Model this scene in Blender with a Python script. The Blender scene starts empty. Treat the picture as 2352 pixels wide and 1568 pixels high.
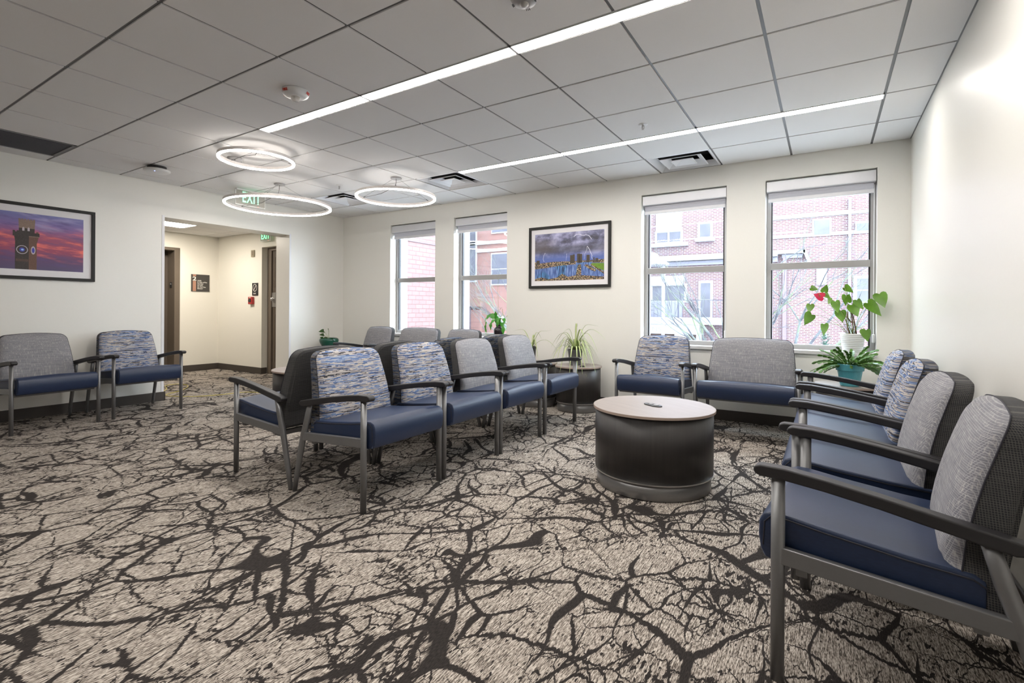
import bpy, bmesh, math, random
from mathutils import Vector, Matrix
R = math.radians
scene = bpy.context.scene
COL = scene.collection

# ------------------------------------------------------------------ camera
CH = 1.09                      # eye height
F_PX, HORIZON, YAW, ROLL = 1144.48, 712.08, -0.5628, -0.0059
cam_d = bpy.data.cameras.new('camera')
cam = bpy.data.objects.new('camera', cam_d); COL.objects.link(cam)
fwd = Vector((math.sin(YAW), math.cos(YAW), 0)); rt = Vector((math.cos(YAW), -math.sin(YAW), 0)); up = Vector((0, 0, 1))
xa = rt*math.cos(ROLL) - up*math.sin(ROLL); ya = rt*math.sin(ROLL) + up*math.cos(ROLL)
m = Matrix((xa, ya, -fwd)).transposed().to_4x4(); m.translation = (0, 0, CH)
cam.matrix_world = m
cam_d.sensor_width = 36; cam_d.lens = F_PX/2352*36; cam_d.shift_y = -(784-HORIZON)/2352
cam_d.clip_start = 0.02; cam_d.clip_end = 300
scene.camera = cam

# ------------------------------------------------------------------ world, exposure
w = bpy.data.worlds.new('overcast_sky'); scene.world = w; w.use_nodes = True
bg = w.node_tree.nodes['Background']; bg.inputs[0].default_value = (0.78, 0.89, 1.0, 1); bg.inputs[1].default_value = 14.0
vs = scene.view_settings
vs.view_transform = 'Standard'; vs.look = 'None'; vs.exposure = 0.72; vs.gamma = 1; vs.use_curve_mapping = False
LAMP = 34.0       # radiance of the recessed linear lights
RING = 20.0

# ------------------------------------------------------------------ material helpers
class N:
    def __init__(s, name):
        s.m = bpy.data.materials.new(name); s.m.use_nodes = True
        s.t = s.m.node_tree; s.b = s.t.nodes['Principled BSDF']
    def n(s, typ, **kw):
        x = s.t.nodes.new(typ)
        for k, v in kw.items(): setattr(x, k, v)
        return x
    def l(s, a, b): s.t.links.new(a, b)
    def put(s, sock, v):
        if hasattr(v, 'is_output') or isinstance(v, bpy.types.NodeSocket): s.l(v, sock)
        elif isinstance(v, (tuple, list)) and len(v) == 3 and sock.type == 'RGBA': sock.default_value = (*v, 1)
        else: sock.default_value = v
    def math(s, op, a, b=0.0, c=0.0, clamp=False):
        x = s.n('ShaderNodeMath', operation=op, use_clamp=clamp)
        s.put(x.inputs[0], a); s.put(x.inputs[1], b); s.put(x.inputs[2], c)
        return x.outputs[0]
    def vmath(s, op, a, b=(0, 0, 0)):
        x = s.n('ShaderNodeVectorMath', operation=op)
        s.put(x.inputs[0], a)
        if op == 'SCALE': s.put(x.inputs['Scale'], b)
        else: s.put(x.inputs[1], b)
        return x.outputs[0]
    def mix(s, f, a, b):
        x = s.n('ShaderNodeMix', data_type='RGBA')
        s.put(x.inputs[0], f); s.put(x.inputs[6], a); s.put(x.inputs[7], b)
        return x.outputs[2]
    def mul(s, a, b):
        x = s.n('ShaderNodeMix', data_type='RGBA', blend_type='MULTIPLY'); x.inputs[0].default_value = 1
        s.put(x.inputs[6], a); s.put(x.inputs[7], b)
        return x.outputs[2]
    def coord(s, which='Object'): return s.n('ShaderNodeTexCoord').outputs[which]
    def noise(s, v, scale=5, detail=2, rough=.5, col=False):
        x = s.n('ShaderNodeTexNoise'); s.l(v, x.inputs['Vector'])
        x.inputs['Scale'].default_value = scale; x.inputs['Detail'].default_value = detail; x.inputs['Roughness'].default_value = rough
        return x.outputs['Color' if col else 'Fac']
    def vor(s, v, scale, feature='DISTANCE_TO_EDGE'):
        x = s.n('ShaderNodeTexVoronoi', feature=feature); s.l(v, x.inputs['Vector']); x.inputs['Scale'].default_value = scale
        return x.outputs['Distance']
    def step(s, v, lo, hi):     # 0 below lo, 1 above hi (or the reverse when lo > hi)
        x = s.n('ShaderNodeMapRange'); x.clamp = True
        s.put(x.inputs['Value'], v)
        if not isinstance(lo, bpy.types.NodeSocket) and not isinstance(hi, bpy.types.NodeSocket) and lo > hi:
            x.inputs['From Min'].default_value = hi; x.inputs['From Max'].default_value = lo
            x.inputs['To Min'].default_value = 1; x.inputs['To Max'].default_value = 0
        else:
            s.put(x.inputs['From Min'], lo); s.put(x.inputs['From Max'], hi)
        return x.outputs[0]
    def ramp(s, f, stops, interp='LINEAR'):
        x = s.n('ShaderNodeValToRGB'); s.l(f, x.inputs[0]); r = x.color_ramp; r.interpolation = interp
        while len(r.elements) < len(stops): r.elements.new(.5)
        for e, (p, c) in zip(r.elements, stops): e.position = p; e.color = (*c, 1)
        return x.outputs[0]
    def sep(s, v):
        x = s.n('ShaderNodeSeparateXYZ'); s.l(v, x.inputs[0]); return x.outputs
    def comb(s, a, b, c=0.0):
        x = s.n('ShaderNodeCombineXYZ'); s.put(x.inputs[0], a); s.put(x.inputs[1], b); s.put(x.inputs[2], c); return x.outputs[0]
    def base(s, v): s.put(s.b.inputs['Base Color'], v); return s
    def set(s, **kw):
        for k, v in kw.items(): s.put(s.b.inputs[k.replace('_', ' ')], v)
        return s
    def bump(s, h, strength=.2, dist=.002):
        x = s.n('ShaderNodeBump'); s.l(h, x.inputs['Height']); x.inputs['Strength'].default_value = strength; x.inputs['Distance'].default_value = dist
        s.l(x.outputs[0], s.b.inputs['Normal']); return s

def plain(name, col, rough=.5, metal=0.0, var=.06, scale=30, bump=0.0, **kw):
    q = N(name); c = q.coord(); f = q.noise(c, scale, 3)
    lo = tuple(max(0, v*(1-var)) for v in col); hi = tuple(min(1, v*(1+var)) for v in col)
    q.base(q.mix(f, lo, hi)).set(Roughness=rough, Metallic=metal, **kw)
    if bump: q.bump(f, bump, .001)
    return q.m
def emit(name, col, strength):
    q = N(name); q.base((0.8, 0.8, 0.8)); q.set(Emission_Color=(*col, 1), Emission_Strength=strength); return q.m

M = {}
M['wall'] = plain('wall_paint', (.83, .815, .765), .36, var=.012, scale=60, bump=.03)
M['wall_hall'] = plain('hall_wall_paint', (.80, .775, .70), .5, var=.012, scale=60)
M['tile'] = plain('ceiling_tile', (.80, .79, .785), .9, var=.04, scale=400, bump=.2)
M['tbar'] = plain('ceiling_grid_metal', (.17, .17, .175), .4, .2, var=.02)
M['duct_shadow'] = plain('duct_shadow_paint', (.04, .04, .04), .8)  # near-black colour that paints the unlit duct inside the diffusers
M['basebd'] = plain('baseboard_rubber', (.06, .05, .043), .5, var=.05)
M['white_paint'] = plain('white_metal_paint', (.78, .78, .80), .3, var=.01)
M['win_frame'] = plain('window_frame_aluminium', (.36, .35, .34), .35, .1, var=.03)
M['sill'] = plain('sill_laminate', (.60, .60, .60), .35, var=.03)
M['fascia'] = plain('shade_fascia', (.70, .70, .73), .28, .15, var=.01)
M['shade'] = plain('shade_cloth', (.55, .56, .62), .7, var=.02)
M['chair_metal'] = plain('silver_grey_metal', (.20, .20, .205), .38, .55, var=.04, scale=80)
M['arm'] = plain('charcoal_armrest', (.017, .016, .018), .45, var=.05, scale=120)
M['black'] = plain('black_plastic', (.018, .018, .02), .35)
M['pipe_dark'] = plain('seam_piping', (.02, .02, .03), .7)
M['frame'] = plain('picture_frame_black', (.010, .009, .008), .6, var=.1)
M['mat'] = plain('picture_mat_white', (.80, .78, .80), .8, var=.01)
M['brown_door'] = plain('brown_door_paint', (.10, .078, .06), .45, var=.04)
M['brown_frame'] = plain('brown_door_frame', (.15, .12, .092), .4, var=.04)
M['steel'] = plain('brushed_steel', (.55, .54, .53), .3, .8, var=.05)
M['red'] = plain('alarm_red', (.42, .03, .03), .4)
M['white_plastic'] = plain('white_plastic', (.74, .74, .74), .35, var=.01)
M['grey_plastic'] = plain('grey_plastic', (.32, .31, .31), .4)
M['ring_metal'] = plain('ring_housing', (.66, .62, .60), .4, .1, var=.02)
M['cord_black'] = plain('cord_black', (.05, .05, .05), .5)
M['cord_yellow'] = plain('cord_yellow', (.62, .52, .10), .45)
M['linear'] = emit('linear_diffuser', (1.0, .955, .90), LAMP)
M['ringlight'] = emit('ring_diffuser', (1.0, .94, .87), RING)
M['halllight'] = emit('hall_light_diffuser', (1.0, .91, .79), 31)
M['exitgreen'] = emit('exit_letters_green', (.08, .90, .32), 1.3)
M['led_blue'] = emit('led_blue', (.2, .3, 1), 3)
M['led_red'] = emit('led_red', (1, .1, .05), 2)
M['pot_grey'] = plain('grey_pot', (.13, .13, .13), .6)
M['pot_dark'] = plain('dark_pot', (.04, .045, .045), .5)
M['pot_green'] = plain('green_glazed_ceramic', (.012, .085, .055), .15, var=.3, scale=50)
M['pot_teal'] = plain('teal_glazed_ceramic', (.08, .32, .37), .18, var=.05)
M['vase_black'] = plain('black_glass_vase', (.02, .015, .02), .1)
M['soil'] = plain('soil', (.04, .03, .02), .9, var=.4, scale=90)
M['leaf_dark'] = plain('leaf_dark_green', (.035, .11, .02), .35, var=.4, scale=25)
M['leaf_bright'] = plain('leaf_bright_green', (.11, .25, .02), .35, var=.75, scale=9)
M['leaf_cactus'] = plain('cactus_leaf_green', (.07, .18, .025), .35, var=.4, scale=30)
M['leaf_vase'] = plain('lobed_leaf_green', (.06, .28, .03), .3, var=.4, scale=25)
for k in ('leaf_bright', 'leaf_vase', 'leaf_dark', 'leaf_cactus'):
    b = M[k].node_tree.nodes['Principled BSDF']
    b.inputs['Subsurface Weight'].default_value = 0.0
M['stem_brown'] = plain('stem_brown', (.12, .06, .035), .6, var=.3)
M['stem_green'] = plain('stem_green', (.22, .30, .08), .5, var=.2)
M['flower_red'] = plain('flower_red', (.75, .03, .10), .3)
M['sign_dark'] = plain('sign_charcoal', (.055, .05, .045), .5)
M['sign_tan'] = plain('sign_copper', (.42, .22, .15), .5)
M['ink_white'] = plain('ink_white', (.8, .78, .72), .6)
M['ink_red'] = plain('ink_red', (.55, .05, .03), .6)
M['paper'] = plain('paper_tan', (.55, .48, .44), .6)
M['magazine'] = plain('magazine_white', (.72, .72, .74), .4)

def white_pot():
    q = N('white_ribbed_ceramic'); z = q.sep(q.coord())[2]
    q.base((.78, .79, .78)).set(Roughness=.3)
    q.bump(q.math('SINE', q.math('MULTIPLY', z, 380)), .5, .002); return q.m
M['pot_white'] = white_pot()

def glass():
    q = N('window_glass'); t = q.t; out = t.nodes['Material Output']
    tr = q.n('ShaderNodeBsdfTransparent'); tr.inputs[0].default_value = (.93, .95, .96, 1)
    gl = q.n('ShaderNodeBsdfGlossy'); gl.inputs['Roughness'].default_value = .02
    fw = q.n('ShaderNodeLayerWeight'); fr = q.math('MULTIPLY_ADD', q.math('POWER', fw.outputs['Facing'], 4.0), .5, .03)
    mx = q.n('ShaderNodeMixShader'); q.l(fr, mx.inputs[0]); q.l(tr.outputs[0], mx.inputs[1]); q.l(gl.outputs[0], mx.inputs[2])
    q.l(mx.outputs[0], out.inputs[0]); return q.m
M['glass'] = glass()
def clear():
    q = N('clear_plastic'); t = q.t; out = t.nodes['Material Output']
    tr = q.n('ShaderNodeBsdfTransparent'); tr.inputs[0].default_value = (.86, .84, .82, 1)
    mx = q.n('ShaderNodeMixShader'); mx.inputs[0].default_value = .35
    q.b.inputs['Base Color'].default_value = (.6, .58, .55, 1)
    q.l(tr.outputs[0], mx.inputs[1]); q.l(q.b.outputs[0], mx.inputs[2]); q.l(mx.outputs[0], out.inputs[0]); return q.m
M['clear'] = clear()

def carpet():
    q = N('carpet_branch_pattern'); P = q.coord()
    def warp(off, sc, amp): return q.vmath('SCALE', q.vmath('SUBTRACT', q.noise(q.vmath('ADD', P, off), sc, 1, col=True), (.5, .5, .5)), amp)
    jag = q.vmath('SCALE', q.vmath('SUBTRACT', q.noise(q.vmath('MULTIPLY', P, (95, 11, 1)), 1, 2, col=True), (.5, .5, .5)), .045)
    jag = q.vmath('MULTIPLY', jag, (.28, 1, 0)); Pj = q.vmath('ADD', P, jag)
    lines = []
    for off, wsc, amp, vsc, wid, mo, mlo in (((0, 0, 0), 2.0, .20, 1.75, .0150, (3, 1, 0), .40), ((9, 4, 0), 2.4, .18, 2.5, .0125, (8, 8, 0), .44), ((4, 17, 0), 3.0, .15, 3.7, .0100, (1, 15, 0), .46), ((23, 7, 0), 3.6, .12, 5.4, .0085, (6, 21, 0), .48), ((31, 2, 0), 4.5, .10, 7.0, .0075, (16, 3, 0), .52)):
        v = q.vor(q.vmath('ADD', q.vmath('MULTIPLY', q.vmath('ADD', Pj, warp(off, wsc, amp)), (1.12, .85, 1)), off), vsc)
        wn = q.step(q.noise(q.vmath('ADD', P, mo), 2.1, 1), mlo-.04, mlo+.22)
        wd = q.math('MULTIPLY', wn, wid*vsc)
        lines.append(q.math('SUBTRACT', 1, q.step(v, q.math('MULTIPLY', wd, .8), q.math('ADD', wd, .003))))
        if vsc == 2.5: v1 = v
    dark = lines[0]
    for l_ in lines[1:]: dark = q.math('MAXIMUM', dark, l_)
    near = q.step(v1, .34, .05)
    sp = q.noise(q.vmath('MULTIPLY', P, (66, 24, 1)), 1, 2)
    cl = q.noise(q.vmath('ADD', P, (5, 9, 0)), 5, 2)
    sp2 = q.math('ADD', sp, q.math('MULTIPLY', q.math('SUBTRACT', cl, .5), .8))
    dark = q.math('MAXIMUM', dark, q.step(q.math('MULTIPLY_ADD', near, .09, sp2), .70, .72))
    st = q.noise(q.vmath('MULTIPLY', P, (230, 17, 1)), 1, 2)
    st2 = q.noise(q.vmath('MULTIPLY', P, (420, 60, 1)), 1, 1)
    base = q.ramp(q.math('MULTIPLY_ADD', st2, .50, q.math('MULTIPLY', st, .50)), [(.39, (.065, .057, .050)), (.47, (.22, .188, .16)), (.54, (.44, .390, .343)), (.64, (.60, .548, .488))])
    dk = q.ramp(st2, [(.3, (.020, .017, .0165)), (.7, (.043, .037, .034))])
    q.base(q.mix(dark, base, dk)).set(Roughness=.95)
    q.b.inputs['Specular IOR Level'].default_value = .1
    q.bump(st2, .35, .003); return q.m
M['carpet'] = carpet()

def stripe_fabric(name, val=1.0):
    q = N(name); P = q.coord(); oi = q.n('ShaderNodeObjectInfo').outputs['Random']
    P = q.vmath('ADD', P, q.comb(0.0, q.math('MULTIPLY', oi, 9), 0.0))
    c3 = q.sep(P); row = q.math('FLOOR', q.math('MULTIPLY', c3[2], 330.0)); u = q.math('ADD', c3[1], c3[0])
    wn = q.n('ShaderNodeTexWhiteNoise', noise_dimensions='1D'); q.l(row, wn.inputs['W'])
    uj = q.math('MULTIPLY_ADD', wn.outputs['Value'], .028, u)
    a = q.noise(q.comb(q.math('MULTIPLY', uj, 2.3), q.math('MULTIPLY', row, .30), 0.0), 1, 3, .62)
    P = q.comb(0.0, uj, c3[2])
    b_ = q.noise(q.vmath('MULTIPLY', q.vmath('ADD', P, (3, 7, 2)), (3.5, 3.5, 22)), 1, 1)
    v = lambda *c: tuple(x*val for x in c)
    c1 = q.ramp(a, [(0, v(.05, .05, .06)), (.39, v(.085, .13, .26)), (.455, v(.44, .40, .38)), (.49, v(.62, .57, .52)), (.525, v(.16, .25, .46)), (.575, v(.50, .46, .43)), (.625, v(.045, .045, .055))], 'CONSTANT')
    c2 = q.ramp(a, [(0, v(.48, .44, .42)), (.42, v(.045, .045, .055)), (.465, v(.58, .53, .49)), (.505, v(.10, .17, .36)), (.56, v(.32, .40, .56)), (.61, v(.55, .50, .46))], 'CONSTANT')
    q.base(q.mix(q.step(b_, .46, .54), c1, c2)).set(Roughness=.85)
    q.bump(q.noise(P, 700, 1), .2, .001); return q.m
M['stripe'] = stripe_fabric('striped_streak_fabric', .78); M['stripe_side'] = stripe_fabric('striped_streak_fabric_side_panel', .26)  # side panel repeats the streak pattern at a lower value

def weave_fabric(name, ground, thread, slub):
    q = N(name); P = q.coord(); s = q.sep(P)
    y = q.math('MULTIPLY', q.math('ADD', s[1], s[0]), 1100.0); z = q.math('MULTIPLY', s[2], 1100.0)
    gy = q.step(q.math('SINE', y), .55, .95); gz = q.step(q.math('SINE', z), .55, .95)
    g = q.math('MAXIMUM', gy, gz)
    n1 = q.noise(q.vmath('MULTIPLY', P, (150, 150, 9)), 1, 2); n2 = q.noise(q.vmath('MULTIPLY', P, (9, 9, 170)), 1, 2)
    c = q.mix(q.math('MULTIPLY', g, .8), ground, thread)
    c = q.mix(q.math('MULTIPLY', q.step(n1, .54, .72), .62), c, slub)
    c = q.mul(c, q.ramp(n2, [(.3, (.80, .80, .82)), (.7, (1.15, 1.14, 1.12))]))
    q.base(c).set(Roughness=.85).bump(g, .25, .001); return q.m
M['weave'] = weave_fabric('grey_weave_fabric', (.18, .18, .205), (.38, .375, .385), (.47, .45, .43))
M['weave_side'] = weave_fabric('charcoal_weave_side_panel', (.018, .019, .024), (.12, .115, .105), (.06, .06, .06))
def vinyl():
    q = N('navy_vinyl'); c = q.coord(); f = q.noise(q.vmath('MULTIPLY', c, (60, 220, 220)), 1, 2)
    q.base(q.mix(f, (.008, .017, .048), (.015, .029, .074))).set(Roughness=.40).bump(q.noise(c, 500, 2), .1, .001)
    q.b.inputs['Sheen Weight'].default_value = .08; q.b.inputs['Sheen Roughness'].default_value = .4
    q.b.inputs['Sheen Tint'].default_value = (.6, .7, 1, 1); return q.m
M['vinyl'] = vinyl()
def darkwood():
    q = N('dark_wood_laminate'); P = q.coord(); f = q.noise(q.vmath('MULTIPLY', P, (70, 70, 2.5)), 1, 3)
    q.base(q.mix(f, (.012, .011, .011), (.035, .030, .028))).set(Roughness=.45); return q.m
M['darkwood'] = darkwood()
def tabletop():
    q = N('light_wood_grain_laminate'); P = q.coord(); f = q.noise(q.vmath('MULTIPLY', P, (3, 40, 3)), 1, 4)
    q.base(q.mix(f, (.26, .222, .205), (.34, .298, .278))).set(Roughness=.38); return q.m
M['tabletop'] = tabletop()
M['edge'] = plain('table_edge_band', (.36, .28, .235), .5)
M['kick'] = plain('table_plinth_metal', (.23, .225, .225), .32, .5, var=.03)

def brick(name, c1, c2, mortar, w_, h_, ax='XZ', msize=.02, dark_rows=False):
    q = N(name); s = q.sep(q.coord()); v = q.comb(s[0 if ax == 'XZ' else 1], s[2])
    b = q.n('ShaderNodeTexBrick'); q.l(v, b.inputs['Vector'])
    b.inputs['Color1'].default_value = (*c1, 1); b.inputs['Color2'].default_value = (*c2, 1); b.inputs['Mortar'].default_value = (*mortar, 1)
    b.inputs['Scale'].default_value = 1; b.inputs['Mortar Size'].default_value = msize; b.inputs['Brick Width'].default_value = w_; b.inputs['Row Height'].default_value = h_
    c = b.outputs[0]
    if dark_rows:
        fr = q.math('FRACT', q.math('DIVIDE', s[2], h_*6))
        mm = q.math('MULTIPLY', q.step(fr, .15, .14), q.step(q.noise(q.comb(q.math('MULTIPLY', s[0], 9), 0.0, s[2]), 1, 0), .42, .5))
        c = q.mix(q.math('MULTIPLY', mm, .55), c, (.10, .05, .07))
    q.base(c).set(Roughness=.9); return q.m
M['brickC'] = brick('red_brick_courses', (.090, .042, .045), (.068, .032, .036), (.16, .15, .16), .22, .070, msize=.012, dark_rows=True)
M['brickA'] = brick('large_red_block', (.130, .082, .077), (.12, .073, .069), (.08, .034, .034), .32, .14, 'YZ', .008)
M['brickB'] = brick('salmon_block_facade', (.14, .072, .062), (.13, .066, .057), (.11, .058, .05), .4, .2, 'XZ', .01)
M['stone'] = plain('pale_stone', (.20, .195, .205), .8, var=.08, scale=3)
M['ext_white'] = plain('exterior_white_paint', (.24, .24, .25), .6, var=.02)
M['ext_glass'] = plain('exterior_window_glass', (.05, .05, .065), .6, var=.5, scale=2)
M['ext_brown'] = plain('porch_interior_brown', (.08, .05, .042), .6, var=.3, scale=2)
M['ext_grey'] = plain('exterior_grey', (.12, .12, .15), .7)
M['ext_mauve'] = plain('exterior_mauve_door', (.09, .065, .08), .7)
M['iron'] = plain('iron_railing', (.03, .03, .045), .5)
M['asphalt'] = plain('asphalt', (.30, .30, .31), .9)
M['evergreen'] = plain('evergreen_needles', (.05, .10, .075), .8, var=.5, scale=8)
def bark():
    q = N('mossy_bark'); P = q.coord()
    q.base(q.ramp(q.noise(P, 3.5, 3), [(.38, (.024, .024, .03)), (.52, (.06, .066, .068)), (.64, (.068, .085, .04))])).set(Roughness=.9); return q.m
M['bark'] = bark()
def spider():
    q = N('variegated_strap_leaf'); u = q.sep(q.coord('UV'))[0]
    e = q.math('ABSOLUTE', q.math('SUBTRACT', u, .5))
    q.base(q.mix(q.step(e, .30, .36), (.50, .55, .26), (.10, .20, .035))).set(Roughness=.4); return q.m
M['spider'] = spider()

# ------------------------------------------------------------------ mesh helpers
class MB:
    def __init__(s): s.bm = bmesh.new(); s.uv = None
    def face(s, pts, mi=0, uv=None):
        vs_ = [s.bm.verts.new(p) for p in pts]; f = s.bm.faces.new(vs_); f.material_index = mi
        if uv:
            L = s.bm.loops.layers.uv.verify()
            for lp, c in zip(f.loops, uv): lp[L].uv = c
        return f
    def box(s, x0, x1, y0, y1, z0, z1, mi=0, mat=None):
        c = [(x, y, z) for x in (x0, x1) for y in (y0, y1) for z in (z0, z1)]
        v = [s.bm.verts.new(mat @ Vector(p) if mat else p) for p in c]
        for f in ((0,1,3,2), (4,6,7,5), (0,4,5,1), (2,3,7,6), (0,2,6,4), (1,5,7,3)):
            s.bm.faces.new([v[i] for i in f]).material_index = mi
        return s
    def prism(s, poly, a0, a1, axis='y', mi=0):      # polygon in the other two axes, extruded
        def P(u, v_, a): return (u, a, v_) if axis == 'y' else ((a, u, v_) if axis == 'x' else (u, v_, a))
        A = [s.bm.verts.new(P(u, v_, a0)) for u, v_ in poly]; B = [s.bm.verts.new(P(u, v_, a1)) for u, v_ in poly]
        n = len(poly)
        for i in range(n): s.bm.faces.new((A[i], A[(i+1) % n], B[(i+1) % n], B[i])).material_index = mi
        s.bm.faces.new(A[::-1]).material_index = mi; s.bm.faces.new(B).material_index = mi
        return s
    def lathe(s, prof, n=32, c=(0, 0, 0), mi=0):
        rings = []
        for r, z in prof:
            if r < 1e-6: rings.append([s.bm.verts.new((c[0], c[1], c[2]+z))])
            else: rings.append([s.bm.verts.new((c[0]+r*math.cos(2*math.pi*i/n), c[1]+r*math.sin(2*math.pi*i/n), c[2]+z)) for i in range(n)])
        for A, B in zip(rings, rings[1:]):
            for i in range(n):
                j = (i+1) % n
                if len(A) == 1 and len(B) == 1: continue
                if len(A) == 1: f = (A[0], B[i], B[j])
                elif len(B) == 1: f = (A[i], A[j], B[0])
                else: f = (A[i], A[j], B[j], B[i])
                s.bm.faces.new(f).material_index = mi
        return s
    def tube(s, pts, rad, n=8, mi=0, flat=1.0, cap=True):
        pts = [Vector(p) for p in pts]; rad = rad if isinstance(rad, (list, tuple)) else [rad]*len(pts)
        rings = []; prev = None
        for i, p in enumerate(pts):
            d = (pts[min(i+1, len(pts)-1)] - pts[max(i-1, 0)])
            if d.length < 1e-9: d = Vector((0, 0, 1))
            d.normalize()
            if prev is None:
                a = d.cross(Vector((0, 1, 0)));
                if a.length < .1: a = d.cross(Vector((1, 0, 0)))
            else: a = prev - d*prev.dot(d)
            a.normalize(); prev = a; b = d.cross(a)
            rings.append([s.bm.verts.new(p + (a*math.cos(2*math.pi*k/n) + b*flat*math.sin(2*math.pi*k/n))*rad[i]) for k in range(n)])
        for A, B in zip(rings, rings[1:]):
            for k in range(n): s.bm.faces.new((A[k], A[(k+1) % n], B[(k+1) % n], B[k])).material_index = mi
        if cap: s.bm.faces.new(rings[0][::-1]).material_index = mi; s.bm.faces.new(rings[-1]).material_index = mi
        return s
    def torus(s, r, tube, c, n=96, k=10, rz=None, mi=0):
        prev = None; rings = []
        for i in range(n):
            a = 2*math.pi*i/n
            rings.append([s.bm.verts.new((c[0]+(r+tube*math.cos(t))*math.cos(a), c[1]+(r+tube*math.cos(t))*math.sin(a), c[2]+(rz or tube)*math.sin(t))) for t in [2*math.pi*j/k for j in range(k)]])
        for i in range(n):
            A, B = rings[i], rings[(i+1) % n]
            for j in range(k): s.bm.faces.new((A[j], A[(j+1) % k], B[(j+1) % k], B[j])).material_index = mi
        return s

def obj(name, mb, mats, parent=None, bevel=0.0, smooth=False, seg=2, hard=False):
    bm = mb.bm if isinstance(mb, MB) else mb
    bmesh.ops.recalc_face_normals(bm, faces=bm.faces)
    me = bpy.data.meshes.new(name); bm.to_mesh(me); bm.free()
    for m_ in (mats if isinstance(mats, (list, tuple)) else [mats]): me.materials.append(M[m_] if isinstance(m_, str) else m_)
    if smooth: me.polygons.foreach_set('use_smooth', [True]*len(me.polygons))
    o = bpy.data.objects.new(name, me); COL.objects.link(o)
    if parent: o.parent = parent
    if bevel:
        b = o.modifiers.new('bevel', 'BEVEL'); b.width = bevel; b.segments = seg; b.limit_method = 'ANGLE'; b.angle_limit = R(40); b.harden_normals = bool(hard)
    return o
def tag(o, label, cat, group=None, kind=None):
    o['label'] = label; o['category'] = cat
    if group: o['group'] = group
    if kind: o['kind'] = kind
    return o
def struct(name, mb, mats, **kw):
    o = obj(name, mb, mats, **kw)
    if not kw.get('parent'): o['kind'] = 'structure'
    return o
def thing(name, label, cat, loc=(0, 0, 0), rz=0.0, group=None):
    o = bpy.data.objects.new(name, None); COL.objects.link(o); o.location = loc; o.rotation_euler = (0, 0, rz); o.empty_display_size = .1
    return tag(o, label, cat, group)
def dup(root, loc, rz, label, group=None):
    r = root.copy(); COL.objects.link(r); r.location = loc; r.rotation_euler = (0, 0, rz); r['label'] = label
    if group: r['group'] = group
    for ch in root.children:
        c = ch.copy(); COL.objects.link(c); c.parent = r
        for g in ch.children:
            d = g.copy(); COL.objects.link(d); d.parent = c
    return r
def text_mesh(txt, size, depth=.001, bold=0.0, align='LEFT', spacing=1.0):
    cu = bpy.data.curves.new('t', 'FONT'); cu.body = txt; cu.size = size; cu.extrude = depth; cu.offset = bold; cu.align_x = align; cu.space_character = spacing; cu.resolution_u = 3
    o = bpy.data.objects.new('t', cu); COL.objects.link(o)
    dg = bpy.context.evaluated_depsgraph_get(); me = bpy.data.meshes.new_from_object(o.evaluated_get(dg))
    bpy.data.objects.remove(o); bpy.data.curves.remove(cu); return me
def text(name, txt, size, mat4, material, parent=None, fit=None, **kw):
    me = text_mesh(txt, size, **kw)
    if fit:
        xs = [v.co.x for v in me.vertices]; ys = [v.co.y for v in me.vertices]
        S = Matrix.Diagonal((fit[0]/(max(xs)-min(xs)), fit[1]/(max(ys)-min(ys)), 1, 1)) @ Matrix.Translation((-min(xs), -min(ys), 0))
        me.transform(S)
    me.transform(mat4); me.name = name; me.materials.clear(); me.materials.append(M[material])
    o = bpy.data.objects.new(name, me); COL.objects.link(o)
    if parent: o.parent = parent
    return o
def frame_at(origin, xdir, ydir):
    x = Vector(xdir).normalized(); y = Vector(ydir).normalized(); z = x.cross(y)
    m_ = Matrix((x, y, z)).transposed().to_4x4(); m_.translation = origin; return m_

# ------------------------------------------------------------------ room dimensions
XL, XR, YW, YF, ZC = -6.62, 0.60, 5.363, -3.2, 2.561
GX = [0.3265-0.61*i for i in range(12)]          # grid lines across X (down to -6.38)
GY = [0.61*(k+3.8366) for k in range(-11, 5)]    # grid lines across Y
WIN = [(-.502, .371), (-1.718, -.85), (-4.335, -3.465), (-5.553, -4.67)]
WZ0, WZ1 = .735, 2.352
DY0, DY1, DZ = 2.787, 4.405, 2.165               # opening to the hall
XH, YH, ZH = -9.33, 4.803, 2.372                 # hall walls

# floor
f = MB(); f.box(XL-.36, XR+.2, YF-.2, YW+.35, -.12, 0); f.box(-11.5, XL-.36, .6, 6.4, -.12, 0)
struct('floor', f, 'carpet')
# window wall with four openings
b = MB(); T = .36; edges = [XL-.36] + [v for p in sorted(WIN) for v in p] + [XR+.2]
for i in range(0, len(edges), 2): b.box(edges[i], edges[i+1], YW, YW+T, 0, ZC+.3)
for a_, c_ in WIN:
    b.box(a_, c_, YW, YW+T, 0, WZ0-.035); b.box(a_, c_, YW, YW+T, WZ1, ZC+.3)
bmesh.ops.remove_doubles(b.bm, verts=b.bm.verts, dist=.0005)
struct('wall_back', b, 'wall')
# left wall with the hall opening
b = MB(); TL = .32
b.box(XL-TL, XL, YF-.2, DY0, 0, ZC+.3); b.box(XL-TL, XL, DY1, YW, 0, ZC+.3); b.box(XL-TL, XL, DY0, DY1, DZ, ZC+.3)
struct('wall_left', b, 'wall')
struct('wall_right', MB().box(XR, XR+.2, YF-.2, YW, 0, ZC+.3), 'wall')
struct('wall_front', MB().box(XL, XR, YF-.2, YF, 0, ZC+.3), 'wall')
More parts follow.
